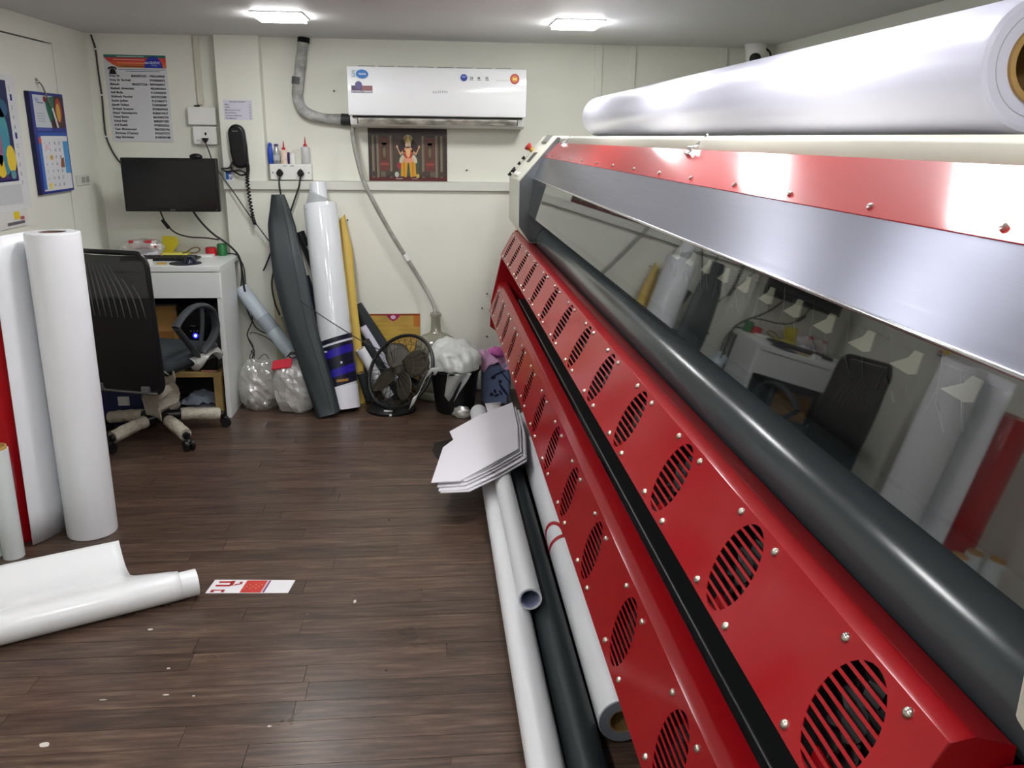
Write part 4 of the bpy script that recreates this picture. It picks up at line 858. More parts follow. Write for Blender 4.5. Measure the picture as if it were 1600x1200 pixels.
for k in range(5):
    a = math.radians(-123+72*k+19); d = V(math.cos(a), math.sin(a), 0)
    lg = ck(MB().tube([d*.03+V(0, 0, .105), d*.12+V(0, 0, .10), d*.22+V(0, 0, .088), d*.315+V(0, 0, .072)], [.028, .026, .022, .018], 10), 'leg', M_black)
    path = spline([d*.10+V(0, 0, .102), d*.17+V(0, 0, .096), d*.24+V(0, 0, .086), d*.298+V(0, 0, .076)], 6)
    MB().tube(path, [.033+.004*noise.noise(p*40+V(k, 0, 0)) for p in path], 14).build('foil_sleeve', M_wrap, lg, world=False)
    n = V(-d.y, d.x, 0); w = d*.325+V(0, 0, .0275)
    cs = MB()
    for q in (-1, 1): cs.cyl(w+n*.006*q, w+n*.024*q, .0272, n=20)
    cs.cyl(d*.322+V(0, 0, .04), d*.318+V(0, 0, .085), .008, n=8).ball(w+V(0, 0, .014), (.022, .022, .022), 12, 8)
    cs.build('castor', M_black, lg, world=False)
# torn clear film hanging from the seat and the base
sg = ck(MB().grid(lambda u, v: V(.03+.20*u+.04*noise.noise(V(u*4, v*5, 1)), -.20+.03*math.sin(u*9)+.05*v, .44-.34*v*(1-.25*u)*(1-.5*abs(u-.35))), 12, 12), 'torn_film', see_through('yellowed_film', S(196, 190, 174), .38, .25, .1, .4, 30), solid=.0008)
ck(MB().grid(lambda u, v: V(.0+.235*u, -.225-.012*math.sin(u*14+v*3), .43-.07*v*(.5+.5*math.sin(u*5+1))), 16, 6), 'torn_film', M_film, solid=.0008)
ck(MB().grid(lambda u, v: V(.24+.03*math.sin(v*3), -.05+.26*u, .45-.08*v*(.6+.4*math.sin(u*7))), 14, 6), 'torn_film', M_film, solid=.0008)

# ================================================================== rolls at the left edge
sr = thing('standing_media_roll', 'tall white media roll standing with its outer sheet peeling open', 'roll', (-1.39, 3.27, 0))
cx, cy, r = -1.386, 3.285, .094
MB().lathe([(.088, 0), (.093, .002), (r, .008), (r, 1.19), (.093, 1.197), (.088, 1.2)], (cx, cy, 0), 56, caps=False).pipe((cx, cy, 1.1995), (cx, cy, 1.2), .088, .046, 48).pipe((cx, cy, 0), (cx, cy, .0005), .088, .046, 48).build('media', M_paper, sr)
MB().pipe((cx, cy, 0), (cx, cy, 1.198), .046, .04, 32).build('core', mat('core_brown', S(120, 92, 80), .8), sr)
def peel(u, v):     # loose outer sheet: leaves the roll at its back and swings forward on the left
    z = 1.2*v; P0 = [(cx+.02, cy+.095), (cx-.05, cy+.09), (cx-.10, cy+.05), (cx-.122, cy-.02), (cx-.142, cy-.085), (cx-.163, cy-.125)]
    pts = spline([V(a, b, 0) for a, b in P0], 8); f = u*(len(pts)-1); p = pts[int(f)].lerp(pts[min(int(f)+1, len(pts)-1)], f-int(f))
    return V(p.x-.05*u*u*(1-v)*.3, p.y, z*(1-.012*u)+.006*u)
MB().grid(peel, 30, 10).build('loose_sheet', M_paper, sr, solid=.0012)
MB().grid(lambda u, v: V(*(lambda p: (p.x+.012*u, p.y+.03+.02*u, p.z*.985))(peel(.15+.8*u, v))), 20, 8).build('loose_sheet', M_paper, sr, solid=.0012)
rr = thing('red_media_roll', 'red vinyl roll standing at the left edge behind the white rolls', 'roll', (-1.68, 3.26, 0))
MB().lathe([(.1, 0), (.104, .004), (.105, .01), (.105, 1.04), (.1, 1.05)], (-1.672, 3.27, 0), 48, caps=False).pipe((-1.672, 3.27, 1.0495), (-1.672, 3.27, 1.05), .1, .04, 40).pipe((-1.672, 3.27, 0), (-1.672, 3.27, .0005), .1, .04, 40).build('media', mat('red_vinyl', S(178, 8, 22), .3, coat=.3), rr); MB().pipe((-1.672, 3.27, 0), (-1.672, 3.27, 1.045), .04, .034, 24).build('core', M_kraft, rr)
rr.location = (-1.68, 3.26, 0)
for x, y, h, lab in ((-1.60, 3.085, .445, 'short white tube with a card core, rightmost of three at the left edge'), (-1.678, 3.105, .47, 'short white tube with a card core, middle of three at the left edge'), (-1.73, 3.035, .485, 'short white tube with a card core, leftmost of three at the left edge')):
    t = thing('short_tube', lab, 'tube', (x, y, 0), group='short white tubes at the left edge')
    MB().pipe((x, y, 0), (x, y, h-.012), .0375, .033, 32).build('wrap', mat('grey_white_vinyl', S(214, 220, 220), .35), t); MB().pipe((x, y, .001), (x, y, h), .033, .029, 32).build('core', mat('core_ochre', S(190, 150, 86), .8), t)
# unrolled sheet on the floor
us = thing('unrolled_sheet', 'glossy white sheet half unrolled across the floor at the left', 'sheet', (-1.2, 2.75, 0))
ax = V(.484, .242, 0).normalized(); bk = V(-ax.y, ax.x, 0); O0 = V(-.885, 2.725, 0)      # axis of the roll, away from the camera
R0 = .047
prof = [(R0*math.sin(math.radians(t)), R0*1.02-R0*math.cos(math.radians(t))) for t in range(40, -190, -12)]   # under, front, over the top
prof += [(.03, .092), (.08, .080), (.14, .058), (.20, .042), (.26, .036), (.32, .045), (.37, .064), (.40, .082)]
nP = len(prof)
def sheetpt(u, v):
    f = v*(nP-1); i = int(f); a = prof[i]; b = prof[min(i+1, nP-1)]; q = f-i; d, z = a[0]+(b[0]-a[0])*q, a[1]+(b[1]-a[1])*q
    end = .0 if d < .03 else -.137*min(1, max(0, (d-.03)/.10))**.75
    t = -.91+(.91+end)*u
    z += .006*noise.noise(V(t*3, d*9, 0)) if d > .05 else 0
    return O0+ax*t+bk*d+V(0, 0, max(z, .0015))
MB().grid(sheetpt, 26, 56).build('sheet', mat('glossy_sheet', S(236, 238, 240), .22, spec=.5), us, solid=.0012)
MB().pipe(O0+ax*-.91+V(0, 0, R0), O0+ax*.055+V(0, 0, R0+.001), .0465, .045, 36).build('inner_turn', MATS['glossy_sheet'], us)
# printed strip
ps = thing('printed_strip', 'white strip with red print lying flat on the floor', 'print', (-.66, 2.79, 0))
A_, B_, C2, D_ = V(-.812, 2.752, .0006), V(-.524, 2.734, .0006), V(-.512, 2.824, .0006), V(-.800, 2.846, .0006)
MB().add([A_, B_, C2, D_]+[q+V(0, 0, .001) for q in (A_, B_, C2, D_)], [(3, 2, 1, 0), (4, 5, 6, 7), (0, 1, 5, 4), (1, 2, 6, 5), (2, 3, 7, 6), (3, 0, 4, 7)]).build('sheet', mat('strip_white', S(228, 226, 230), .4), ps, smooth=False)
P = Print(A_+V(0, 0, .001), B_-A_, D_-A_, (0, 0, 1)); RD = (176, 40, 42)
P.rect(.118, .002, .192, .088, (188, 52, 44)); P.rect(.198, .002, .204, .088, (90, 60, 110)); P.rect(.194, .002, .197, .088, (210, 150, 150))
for k in range(9): P.rect(.122+.007*k, .03+.012*(k % 3), .127+.007*k, .034+.012*(k % 3), (220, 170, 120), 1)

P.rect(.022, .07, .07, .082, RD, 1); P.rect(.018, .045, .07, .056, RD, 1); P.rect(.014, .004, .026, .022, RD, 1); P.rect(.026, .016, .062, .022, RD, 1); P.rect(.052, .004, .062, .022, RD, 1); P.rect(.064, .05, .078, .084, RD, 1); P.poly([(.08, .05), (.108, .062), (.106, .078), (.095, .078), (.098, .066), (.084, .062)], (150, 50, 60), 1)
P.build(ps)

# ================================================================== rolls leaning on the back wall
def lean(p0, p1): return V(*p0), V(*p1)
# dark grey folded vinyl
gf = thing('folded_vinyl', 'tall dark grey folded vinyl bundle leaning on the wall by the socket board', 'vinyl', (-.59, 4.7, 0))
def foam(u, v):
    h = spline([V(-.602, 4.70, .0), V(-.665, 4.765, .22), V(-.752, 4.848, .50), V(-.82, 4.955, .80), V(-.868, 5.08, 1.05), V(-.885, 5.125, 1.22)], 6)
    wv = [.068, .076, .086, .094, .078, .036]; f = v*(len(h)-1); c = h[int(f)].lerp(h[min(int(f)+1, len(h)-1)], f-int(f))
    g = v*5; w = wv[int(g)]*(1-(g-int(g)))+wv[min(int(g)+1, 5)]*(g-int(g)); th = .034-.016*v
    a = 2*PI*u; e = lambda q: math.copysign(abs(q)**.75, q)
    n = .006*noise.noise(V(math.cos(a)*2, v*6, math.sin(a)*2))
    return c+V(e(math.cos(a))*(w+n), e(math.sin(a))*(th+n), .022*math.cos(a)*(1 if v < .02 else 0)+ .0)+V(0, 0, .0 if v > .02 else .024)
mb = MB().grid(foam, 32, 30); mb.add([foam(k/32, 1) for k in range(32)], [tuple(range(32))]); mb.add([foam(k/32, 0) for k in range(32)], [tuple(range(32))])
mb.build('bundle', M_dgrey, gf, ang=50)
MB().tube([foam(.80, .02+.96*k/20)+V(0, -.001, 0) for k in range(21)], .002, 4).build('fold_seam', mat('seam_dark', S(40, 46, 50), .6), gf)
# white wrapped roll
wr = thing('wrapped_white_roll', 'fat white roll in clear wrap with a dark blue printed foot leaning on the wall', 'roll', (-.53, 4.85, 0))
a, b = V(-.535, 4.84, .012), V(-.645, 5.09, 1.17); d = (b-a).normalized(); Q = d.to_track_quat('Z', 'Y').to_matrix(); LN_ = (b-a).length; R = .096
MB().lathe([(R*.8, 0), (R*.985, .006), (R, .03), (R, LN_-.02), (R*.97, LN_)], a, 48, M=Q).build('media', mat('wrapped_white', S(222, 226, 230), .12, spec=.6, coat=.6, bump=.05, bscale=9), wr)
MB().pipe(b-d*.05, b+d*.12+V(0, 0, .0), .047, .044, 32).build('inner_tube', MATS['wrapped_white'], wr)
cap = MB().grid(lambda u, v: b+Q @ V((R*(1-v)+.049*v)*math.cos(2*PI*u)*(1+.05*noise.noise(V(math.cos(2*PI*u)*2, math.sin(2*PI*u)*2, v*4))), (R*(1-v)+.049*v)*math.sin(2*PI*u), -.03+.085*v*(1+.35*math.cos(2*PI*u+.6))), 40, 8)
cap.build('wrap_cap', see_through('cap_film', S(216, 220, 222), .25, .08, .25, .6, 18), wr, solid=.001)
def wrapband(t0, t1, r, m, name, a0=0, a1=2*PI, skew=0., par=wr):
    return MB().grid(lambda u, v: a+Q @ V(r*math.cos(a0+(a1-a0)*u), r*math.sin(a0+(a1-a0)*u), (t0+(t1-t0)*v)+skew*math.sin(a0+(a1-a0)*u-1.0)), 36, 2).build(name, m, par)
wrapband(.0, .135, R+.0012, mat('foot_white', S(226, 226, 234), .35), 'foot_paper')
pb = wrapband(.135, .415, R+.0016, mat('print_navy', S(26, 28, 46), .3), 'printed_band', skew=.02)
wrapband(.375, .387, R+.0024, mat('band_white', S(214, 214, 226), .35), 'print', skew=.02, par=pb)
for t0 in (.19, .305): wrapband(t0, t0+.045, R+.0022, mat('print_blue', S(44, 32, 150), .3), 'print', skew=.025, par=pb)
fr_ = Q @ V(0, 0, 1)
# which way the viewer sees: find the side of the roll that faces the aisle
def side(ang, t, r): return a+Q @ V(r*math.cos(ang), r*math.sin(ang), t)
best = min(range(360), key=lambda k: side(math.radians(k), .3, R).y); af = math.radians(best)
for t0, da, w in ((.22, -.75, .34), (.335, -.75, .34)): wrapband(t0, t0+.010, R+.003, MATS['band_white'], 'print', af+da-w*.5, af+da+w*.8, 0, pb)
wrapband(.16, .175, R+.003, mat('print_gold', S(150, 110, 40), .4), 'print', af-.1, af+.6, 0, pb); wrapband(.265, .277, R+.003, MATS['band_white'], 'print', af+.25, af+.36, 0, pb)
# yellow sheet roll behind it
yr = thing('yellow_vinyl_roll', 'flat yellow vinyl roll standing behind the wrapped white roll', 'roll', (-.48, 5.12, 0))
def yel(u, v):
    c = V(-.468, 4.972, .001).lerp(V(-.535, 5.19, 1.085), v); w = .052-.038*max(0, (v-.82)/.18)+.006*math.sin(v*7); al = 2*PI*u
    return c+V(math.cos(al)*w, math.sin(al)*.022, .02*math.cos(al)*(1 if v > .98 else 0))
mb = MB().grid(yel, 24, 24); mb.add([yel(k/24, 1) for k in range(24)], [tuple(range(24))]); mb.build('roll', mat('yellow_vinyl', S(206, 176, 84), .45, var=.1, vscale=5), yr)
MB().tube([yel(.72, .02+.96*k/14)+V(0, -.0005, 0) for k in range(15)], .0016, 4).build('seam', mat('yellow_seam', S(170, 140, 60), .5), yr)
def tube_thing(name, label, p0, p1, r, m, cat='tube', group=None, core=None, wall=.004):
    p0, p1 = V(*p0), V(*p1); t = thing(name, label, cat, (p0.x, p0.y, max(0, p0.z-r)), group=group)
    MB().pipe(p0, p1, r, r-wall, 28).build('wrap', m, t)
    c = (p1-p0).normalized(); MB().pipe(p0+c*.004, p1-c*.004, r-wall, r-wall-.004, 24).build('core', core or M_kraft, t)
    return t
M_blk = mat('black_vinyl', S(22, 23, 25), .3); M_lil = mat('lilac_white_vinyl', S(206, 206, 222), .4); M_pale = mat('pale_grey_tube', S(186, 198, 206), .35)
# crossing tubes between and behind (each ends on the floor)
tube_thing('black_vinyl_roll', 'thin black roll with its end showing left of the wrapped white roll', (-.44, 5.186, .028), (-.785, 5.19, 1.0), .027, M_blk, 'roll')
tube_thing('lilac_roll', 'pale lilac roll half hidden between the dark bundle and the wrapped white roll', (-.345, 5.155, .035), (-.715, 5.16, .93), .032, M_lil, 'roll')
tube_thing('navy_roll', 'short navy roll end showing beside the lilac roll', (-.55, 5.09, .03), (-.755, 5.10, .75), .026, mat('navy_vinyl', S(34, 36, 52), .35), 'roll')
tube_thing('wide_dark_roll', 'wide dark grey roll leaning to the left behind the fan', (-.165, 5.172, .045), (-.472, 5.172, .555), .042, M_dgrey, 'roll')
tube_thing('narrow_dark_roll', 'narrow dark grey roll leaning to the left, nearest the fan', (-.23, 5.06, .03), (-.415, 5.06, .365), .028, mat('slate_vinyl', S(34, 41, 45), .45), 'roll')
tube_thing('white_short_roll', 'white roll leaning between the two dark rolls behind the fan', (-.195, 5.107, .03), (-.43, 5.107, .44), .024, M_lil, 'roll')
tube_thing('white_long_tube', 'white tube end leaning low beside the foot of the wrapped roll', (-.275, 5.0, .03), (-.44, 4.998, .33), .03, M_paper, 'roll')
tube_thing('low_dark_roll', 'short dark roll end beside the foot of the wrapped white roll', (-.39, 4.945, .028), (-.436, 4.93, .2), .026, M_dgrey, 'roll')
t = tube_thing('pale_plastic_tube', 'pale grey tube leaning beside the desk toward the bags', (-.70, 4.985, .10), (-1.142, 5.14, .67), .044, M_pale, 'tube')
MB().pipe(V(-.955, 5.0745, .429), V(-1.015, 5.0955, .506), .0455, .044, 28).build('joint', mat('joint_grey', S(150, 160, 168), .4), t)
bs = MB().box(-.965, -.905, 5.203, 5.218, .0, .76).build('beige_board', mat('beige_board', S(196, 190, 160), .7), bevel=.002); tag(bs, 'narrow beige board upright on the wall behind the dark bundle', 'board')
cf = thing('clear_film_roll', 'clear plastic film roll behind the dark bundle', 'roll', (-.80, 5.06, 0)); MB().pipe((-.745, 5.165, .03), (-.885, 5.158, .50), .036, .034, 28).build('film', M_film, cf); MB().cyl((-.747, 5.165, .035), (-.883, 5.158, .49), .016, n=14).build('core', M_white, cf)

# ================================================================== bags by the desk
def lump(c, r, seed, amp=.2, fr=2.2, flat=True, nu=30, nv=18, sq=2.0):
    mb = MB().ball(c, r, nu, nv, lambda d: (abs(d.x)**sq+abs(d.y)**sq+abs(d.z)**sq)**(-1/sq)+amp*noise.noise(d*fr+V(seed, 0, 0))+amp*.5*noise.noise(d*fr*2.7+V(0, seed, 0))+amp*.45*abs(noise.noise(d*fr*3.4+V(0, 0, seed))))
    if flat: mb.v = [V(v.x, v.y, max(v.z, .002)) for v in mb.v]
    return mb
b1 = thing('clear_plastic_bag', 'crumpled clear plastic bag of scraps beside the desk', 'bag', (-1.05, 4.92, 0))
lump((-1.025, 4.92, .135), (.106, .10, .142), 3, .2, sq=3.6).build('film', M_film, b1, smooth=False)
lump((-1.03, 4.92, .10), (.085, .09, .10), 8, .3).build('contents', mat('scrap_mix', S(206, 204, 196), .6, var=.35, vscale=16), b1, ang=180)
b2 = thing('white_plastic_bag', 'translucent white plastic bag next to the dark bundle', 'bag', (-.82, 4.9, 0))
lump((-.812, 4.86, .135), (.108, .095, .142), 11, .2, sq=3.2).build('film', see_through('milky_film', S(236, 236, 234), .25, .12, .14, .5, 24), b2, smooth=False)
lump((-.80, 4.87, .095), (.09, .085, .09), 17, .25).build('contents', mat('pale_scrap', S(206, 206, 204), .6, var=.15, vscale=20), b2, ang=180)
rp = MB().obox((-.872, 4.83, .285), (.115, .07, .012), Matrix.Rotation(.55, 3, 'X') @ Matrix.Rotation(-.2, 3, 'Y')).build('red_packet', mat('packet_red', S(196, 44, 62), .4), bevel=.003); tag(rp, 'small red packet lying on top of the plastic bags', 'packet')
mo2 = thing('twig_bundle', 'small dark tangle of wire behind the red packet', 'wire', (-.82, 4.98, .27)); MB().tube(spline([(-.86, 4.94, .30), (-.83, 4.93, .33), (-.80, 4.94, .31), (-.83, 4.945, .29), (-.85, 4.94, .31), (-.81, 4.93, .32), (-.79, 4.94, .29)], 6), .004, 5).build('wire', mat('brown_wire', S(70, 52, 44), .6), mo2)

# ================================================================== table fan
fn = thing('table_fan', 'black table fan with a wire cage standing on the floor', 'fan', (-.25, 4.82, 0))
FC = V(-.197, 4.82, .238); FNrm = V(-.52, -.64, .52).normalized()      # cage axis, tipped back and turned
FUp = (V(0, 0, 1)-FNrm*FNrm.z).normalized(); FRt = FUp.cross(FNrm).normalized(); RC = .224
M_cage = mat('cage_black', S(22, 22, 22), .4)
MB().ring(FC, FRt, FUp, RC, .0105, 56, 8).build('cage_rim', M_cage, fn)
for sgn, nm in ((1, 'front_cage'), (-1, 'rear_cage')):
    mb = MB()
    for k in range(30):
        a = 2*PI*k/30; dr = FRt*math.cos(a)+FUp*math.sin(a)
        mb.tube([FC+dr*RC, FC+dr*RC*.8+FNrm*.034*sgn, FC+dr*RC*.4+FNrm*.05*sgn, FC+dr*.03+FNrm*.052*sgn], .0014, 4)
    for q in (.55, .8): mb.ring(FC+FNrm*(.034 if q > .7 else .046)*sgn, FRt, FUp, RC*q, .0012, 40, 4)
    mb.build(nm, M_cage, fn)
M_blade = mat('blade_olive', S(58, 53, 40), .4)
for k in range(4):
    a = math.radians(30+90*k); dr = FRt*math.cos(a)+FUp*math.sin(a); dt = FRt*-math.sin(a)+FUp*math.cos(a)
    def bl(u, v, dr=dr, dt=dt):
        rr_ = .03+.165*u; w = .020+.056*math.sin(PI*min(1, u*.70+.16))-.02*max(0, u-.85)*6
        return FC+dr*rr_+dt*(v-.5)*2*w*(1-.15*u)+dt*.018*u+FNrm*(.022*(v-.5)*2)
    MB().grid(bl, 10, 8).build('blade', M_blade, fn, solid=.0018)
MB().lathe([(.034, -.012), (.035, .012), (.026, .028), (.008, .034)], FC, 24, M=FNrm.to_track_quat('Z', 'Y').to_matrix()).build('hub', M_blade, fn)
MB().lathe([(.02, -.155), (.05, -.14), (.058, -.10), (.056, -.055), (.04, -.045)], FC, 24, M=FNrm.to_track_quat('Z', 'Y').to_matrix()).build('motor', M_black, fn)
MB().lathe([(.145, 0), (.145, .014), (.115, .036), (.06, .05), (.03, .056)], (-.255, 4.835, .0), 32).build('base', M_black, fn)
MB().tube(spline([(-.235, 4.86, .045), (-.18, 4.91, .08), (-.145, 4.92, .14), (-.14, 4.91, .18)], 6), .018, 10).build('neck', M_black, fn)
MB().obox((-.268, 4.712, .030), (.05, .003, .012), Matrix.Rotation(-.9, 3, 'X')).build('badge', mat('badge_silver', S(170, 170, 166), .3), fn, bevel=.002); MB().cyl((-.255, 4.692, .012), (-.255, 4.687, .012), .007, n=12).build('switch_button', M_white, fn)
MB().obox((-.10, 4.83, .20), (.02, .004, .03), Matrix.Rotation(.4, 3, 'Y')).build('tag_label', mat('tag_yellow', S(190, 150, 60), .5), fn)

# ================================================================== leaflet, bottle, bin, canister
lf = thing('yellow_leaflet', 'yellow and maroon printed board propped on the wall behind the fan', 'board', (-.25, 5.2, 0))
MB().add([(-.415, 5.2165, .001), (-.085, 5.2165, .001), (-.085, 5.2165, .497), (-.415, 5.2165, .497), (-.415, 5.2195, .001), (-.085, 5.2195, .001), (-.085, 5.2195, .497), (-.415, 5.2195, .497)], [(0, 1, 2, 3), (7, 6, 5, 4), (0, 4, 5, 1), (1, 5, 6, 2), (2, 6, 7, 3), (3, 7, 4, 0)]).build('board', mat('leaflet_yellow', S(192, 156, 76), .45, var=.25, vscale=9), lf)
P = Print((-.415, 5.2165, .165), BU, BV, BN); P.rect(0, .322, .33, .332, (130, 40, 30)); P.poly([(.115, .332), (.215, .332), (.19, .30), (.165, .285), (.14, .30)], (156, 30, 80), 1); P.ell(.165, .312, .016, .012, (230, 190, 220), 2)
for k, (w, u) in enumerate(((.10, .03), (.13, .04), (.12, .05), (.1, .06), (.12, .03))): P.rect(u, .27-k*.028, u+w, .274-k*.028, (196, 180, 40), 1); P.rect(u+.15, .256-k*.028, u+.13+w, .26-k*.028, (170, 130, 60), 1)
P.rect(.29, .25, .33, .322, (188, 112, 40), 1); P.build(lf)
wb_ = thing('water_bottle', 'large dusty clear water bottle with the drain hose in its neck', 'bottle', (.012, 5.085, 0))
MB().lathe([(.11, .002), (.128, .012), (.131, .05), (.126, .06), (.131, .07), (.131, .12), (.126, .13), (.131, .14), (.131, .19), (.126, .20), (.131, .21), (.131, .30), (.126, .335), (.11, .37), (.075, .392), (.042, .405), (.031, .42), (.029, .47), (.029, .505), (.034, .508), (.034, .525), (.029, .53)], (.012, 5.085, 0), 40, caps=False).build('shell', M_bottle, wb_)
MB().lathe([(.0, .0015), (.122, .006), (.125, .10), (.0, .1005)], (.012, 5.085, 0), 36, caps=False).build('water', see_through('murky_water', S(120, 118, 100), .5, .05, .1), wb_)
bn = thing('waste_bin', 'black waste bin lined with a white bag', 'bin', (.118, 4.815, 0))
MB().lathe([(.105, 0), (.112, .004), (.142, .245), (.147, .247), (.147, .256), (.140, .256), (.137, .245), (.108, .01)], (.118, 4.815, 0), 40, caps=False).lathe([(.0, .002), (.108, .002)], (.118, 4.815, 0), 40, caps=False).build('bucket', M_black, bn)
MB().ring((.118, 4.815, .252), (1, 0, 0), (0, 1, 0), .146, .006, 44, 6).build('rim', M_matblack, bn)
bg = thing('bin_bag', 'white plastic bag puffed over the top of the black bin', 'bag', (.118, 4.815, .25))
def puff(d):
    q = math.hypot(d.x, d.y)+1e-6; return 1+.20*noise.noise(d*1.9+V(5, 0, 0))+.28*abs(noise.noise(V(d.x/q*2.1, d.y/q*2.1, d.z*1.4)))*min(1, q*1.6)+.05*noise.noise(d*7)-.06
mb = MB().ball((.118, 4.815, .30), (.148, .148, .125), 52, 32, puff); mb.v = [V(v.x, v.y, max(v.z, .262+.01*noise.noise(v*20))) for v in mb.v]; mb.build('puff', M_bagwhite, bg, ang=180)
MB().grid(lambda u, v: V(.075+.135*u-.02*v+.05*u*-v, 4.660+.036*v+.012*math.sin(u*9+v*4), .262-.20*v*(1-.35*abs(u-.45)*2)), 14, 14).build('hanging_flap', see_through('thin_white_film', S(220, 222, 220), .45, .25, .08, .3, 26), bg, solid=.0008)
MB().grid(lambda u, v: V(*(spline([V(.02, 4.70, .268), V(-.035, 4.675, .262), V(-.07, 4.65, .20), V(-.105, 4.63, .13), V(-.135, 4.62, .10)], 8)[int(u*32)]))+V(.012*(v-.5)*2, 0, (.022+.012*u)*(v-.5)*2), 32, 3).build('tail_strip', M_bagwhite, bg, solid=.0012)
lump((.155, 4.655, .03), (.05, .03, .035), 5, .3, nu=24, nv=14).build('loose_corner', M_film, bg, ang=180)
cn = thing('blue_canister', 'blue plastic canister spattered with dark ink beside the bin', 'canister', (.365, 4.97, 0))
M_can = mat('canister_blue', S(120, 136, 176), .4, var=.08, vscale=6)
MB().box(.283, .455, 4.88, 5.05, .0, .255).build('tank', M_can, cn, bevel=.022, seg=4); MB().cyl((.33, 4.93, .255), (.33, 4.93, .285), .026, n=20).build('cap', mat('cap_navy', S(40, 50, 90), .4), cn, bevel=.003)
P = Print((.29, 4.8795, .01), BU, BV, BN)
for u, v, q, w in ((.09, .19, .05, .006), (.06, .165, .016, .01), (.10, .14, .01, .012), (.12, .09, .008, .05), (.05, .06, .012, .012), (.08, .055, .016, .008), (.07, .08, .008, .014), (.105, .07, .006, .02), (.13, .17, .004, .06)): P.ell(u, v, q, w, (34, 38, 66), 1, 10, rot=u*5)
P.build(cn, 'ink_spatter')
pk_ = thing('pink_cloth', 'pink and lilac rag draped over the blue canister', 'cloth', (.36, 4.96, .26))
MB().grid(lambda u, v: V(.262+.20*u+.012*math.sin(v*8), 4.862+.19*v+.008*math.sin(u*11), .292+.035*math.sin(u*5+1)*math.sin(v*4)+.03*noise.noise(V(u*5, v*5, 4))-.085*max(0, .22-v)*4*(.6+.4*math.sin(u*9))-.03*max(0, .2-u)), 26, 22).build('rag', mat('pink_rag', S(206, 160, 196), .7, var=.25, vscale=14), pk_, solid=.003, ang=180)
lump((.375, 4.94, .318), (.05, .05, .03), 21, .3, flat=False, nu=24, nv=14).build('fold', mat('magenta_rag', S(196, 100, 170), .7, var=.25, vscale=20), pk_, ang=180)

# ================================================================== rolls on the floor beside the printer
RG = 'rolls lying on the floor beside the printer'
tube_thing('long_white_tube', 'long white tube on the floor, outermost beside the printer', (.264, 1.35, .0485), (.247, 4.60, .0485), .048, M_paper, 'roll', RG, M_paper2)
t = thing('loose_edge', 'loose white paper edge lying beside the outermost white tube', 'sheet', (.3, 1.9, 0)); MB().add([(.306, 1.4, .001), (.322, 1.4, .03), (.306, 2.44, .03), (.293, 2.44, .001)], [(0, 1, 2, 3)]).build('edge', M_paper2, t, solid=.0012)
rd = tube_thing('dark_grey_roll', 'dark grey roll on the floor between the white tubes', (.368, 1.30, .05), (.352, 4.25, .05), .0495, M_dgrey, 'roll', RG, M_matblack)
tube_thing('short_white_roll', 'shorter white roll resting on top of the outer tubes', (.297, 2.42, .126), (.285, 3.95, .126), .0385, M_paper, 'roll', RG, mat('bluish_paper', S(150, 158, 190), .5), .006)
br = thing('lettered_white_roll', 'fat white roll with a red letter and a brown core under the printer', 'roll', (.47, 2.8, 0), group=RG)
p0, p1 = V(.484, 1.885, .066), V(.484, 3.96, .066)
MB().pipe(p0+V(0, .004, 0), p1, .064, .036, 48).build('media', M_paper, br); MB().pipe(p0+V(0, .0, 0), p0+V(0, .005, 0), .062, .035, 48).build('end_layers', mat('end_grey', S(128, 132, 142), .6), br); MB().pipe(p0+V(0, .002, 0), p1, .036, .031, 32).build('core', M_kraft, br)
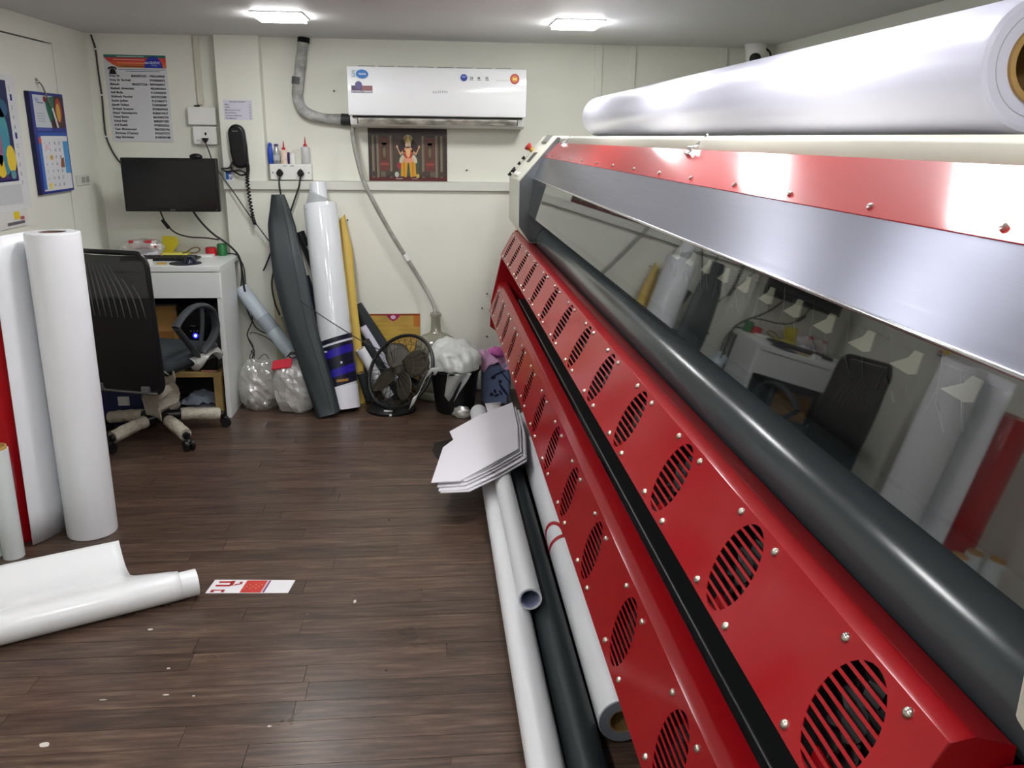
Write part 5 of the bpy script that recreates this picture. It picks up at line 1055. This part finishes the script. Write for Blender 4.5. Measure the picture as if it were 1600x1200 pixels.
# red outlined letter D bent round the roll
def onroll(s, y):      # s = distance round the roll from its top toward the aisle
    q = s/.064; return V(.484-.0652*math.sin(q), y, .066+.0652*math.cos(q))
dpath = [(0, t/10) for t in range(11)]+[(.25*t/4, 1) for t in range(1, 5)]+[(.25+.55*math.sin(PI*t/16), .5+.5*math.cos(PI*t/16)) for t in range(1, 17)]+[(.25-.25*t/4, 0) for t in range(1, 5)]
mb = MB(); wd = .075; n = len(dpath)
for k in range(n-1):
    (x0, y0), (x1, y1) = dpath[k], dpath[k+1]; dx, dy = x1-x0, y1-y0; q = math.hypot(dx, dy); nx, ny = -dy/q*wd, dx/q*wd; ex, ey = dx/q*wd*.5, dy/q*wd*.5
    quad = [(x0-ex-nx, y0-ey-ny), (x1+ex-nx, y1+ey-ny), (x1+ex, y1+ey), (x1+ex+nx, y1+ey+ny), (x0-ex+nx, y0-ey+ny), (x0-ex, y0-ey)]
    mb.add([onroll(.108-v*.10, 2.86+u*.17) for u, v in quad], [(0, 1, 2, 5), (5, 2, 3, 4)])
mb.build('red_letter', mat('letter_red', S(178, 24, 34), .4), br)
tube_thing('hidden_white_roll', 'white roll lying deepest under the printer, far end showing', (.50, 4.02, .05), (.50, 4.45, .05), .05, M_paper, 'roll', RG)
bk_ = thing('black_bracket', 'black metal bracket standing at the far end of the floor rolls', 'bracket', (.43, 4.35, 0)); MB().box(.405, .425, 4.28, 4.60, 0, .15).build('bar', M_black, bk_, bevel=.004); MB().cyl((.385, 4.62, .045), (.43, 4.62, .045), .045, n=24).build('wheel', M_matblack, bk_, bevel=.004)
# folded banner sheets on the tubes
fb = thing('folded_banner', 'stack of folded white banner sheets lying across the floor rolls', 'paper', (.2, 3.8, .15))
base = [(-.02, 3.37), (.10, 3.29), (.235, 3.42), (.372, 3.60), (.402, 3.93), (.41, 4.30), (.215, 4.08), (.07, 3.93), (.085, 3.80), (.035, 3.74)]
def banner(off, z, sh, nm='fold', m=M_paper2, tilt=.045):
    pts = [(x+off[0]+sh*(x-.2), y+off[1]+sh*(y-3.8)) for x, y in base]
    vs = []
    for dz in (0, .0045): vs += [V(x, y, z+dz+.003*noise.noise(V(x*9, y*9, z*90))-max(0, .16-x)*.32) for x, y in pts]
    n = len(pts); return MB().add(vs, [tuple(range(n-1, -1, -1)), tuple(range(n, 2*n))]+[(i, (i+1) % n, n+(i+1) % n, n+i) for i in range(n)]).build(nm, m, fb)
for k, (ox, oy, z, sh) in enumerate(((.035, -.075, .166, -.01), (.03, -.055, .172, .0), (.02, -.035, .178, -.02), (.022, -.02, .184, -.04), (.01, -.008, .190, -.03), (0, 0, .196, 0))): banner((ox, oy), z, sh)
MB().add([(.28, 4.12, .165), (.33, 4.14, .165), (.36, 4.42, .165), (.27, 4.40, .165)], [(0, 1, 2, 3)]).build('loose_page', M_paper2, fb, solid=.0015)
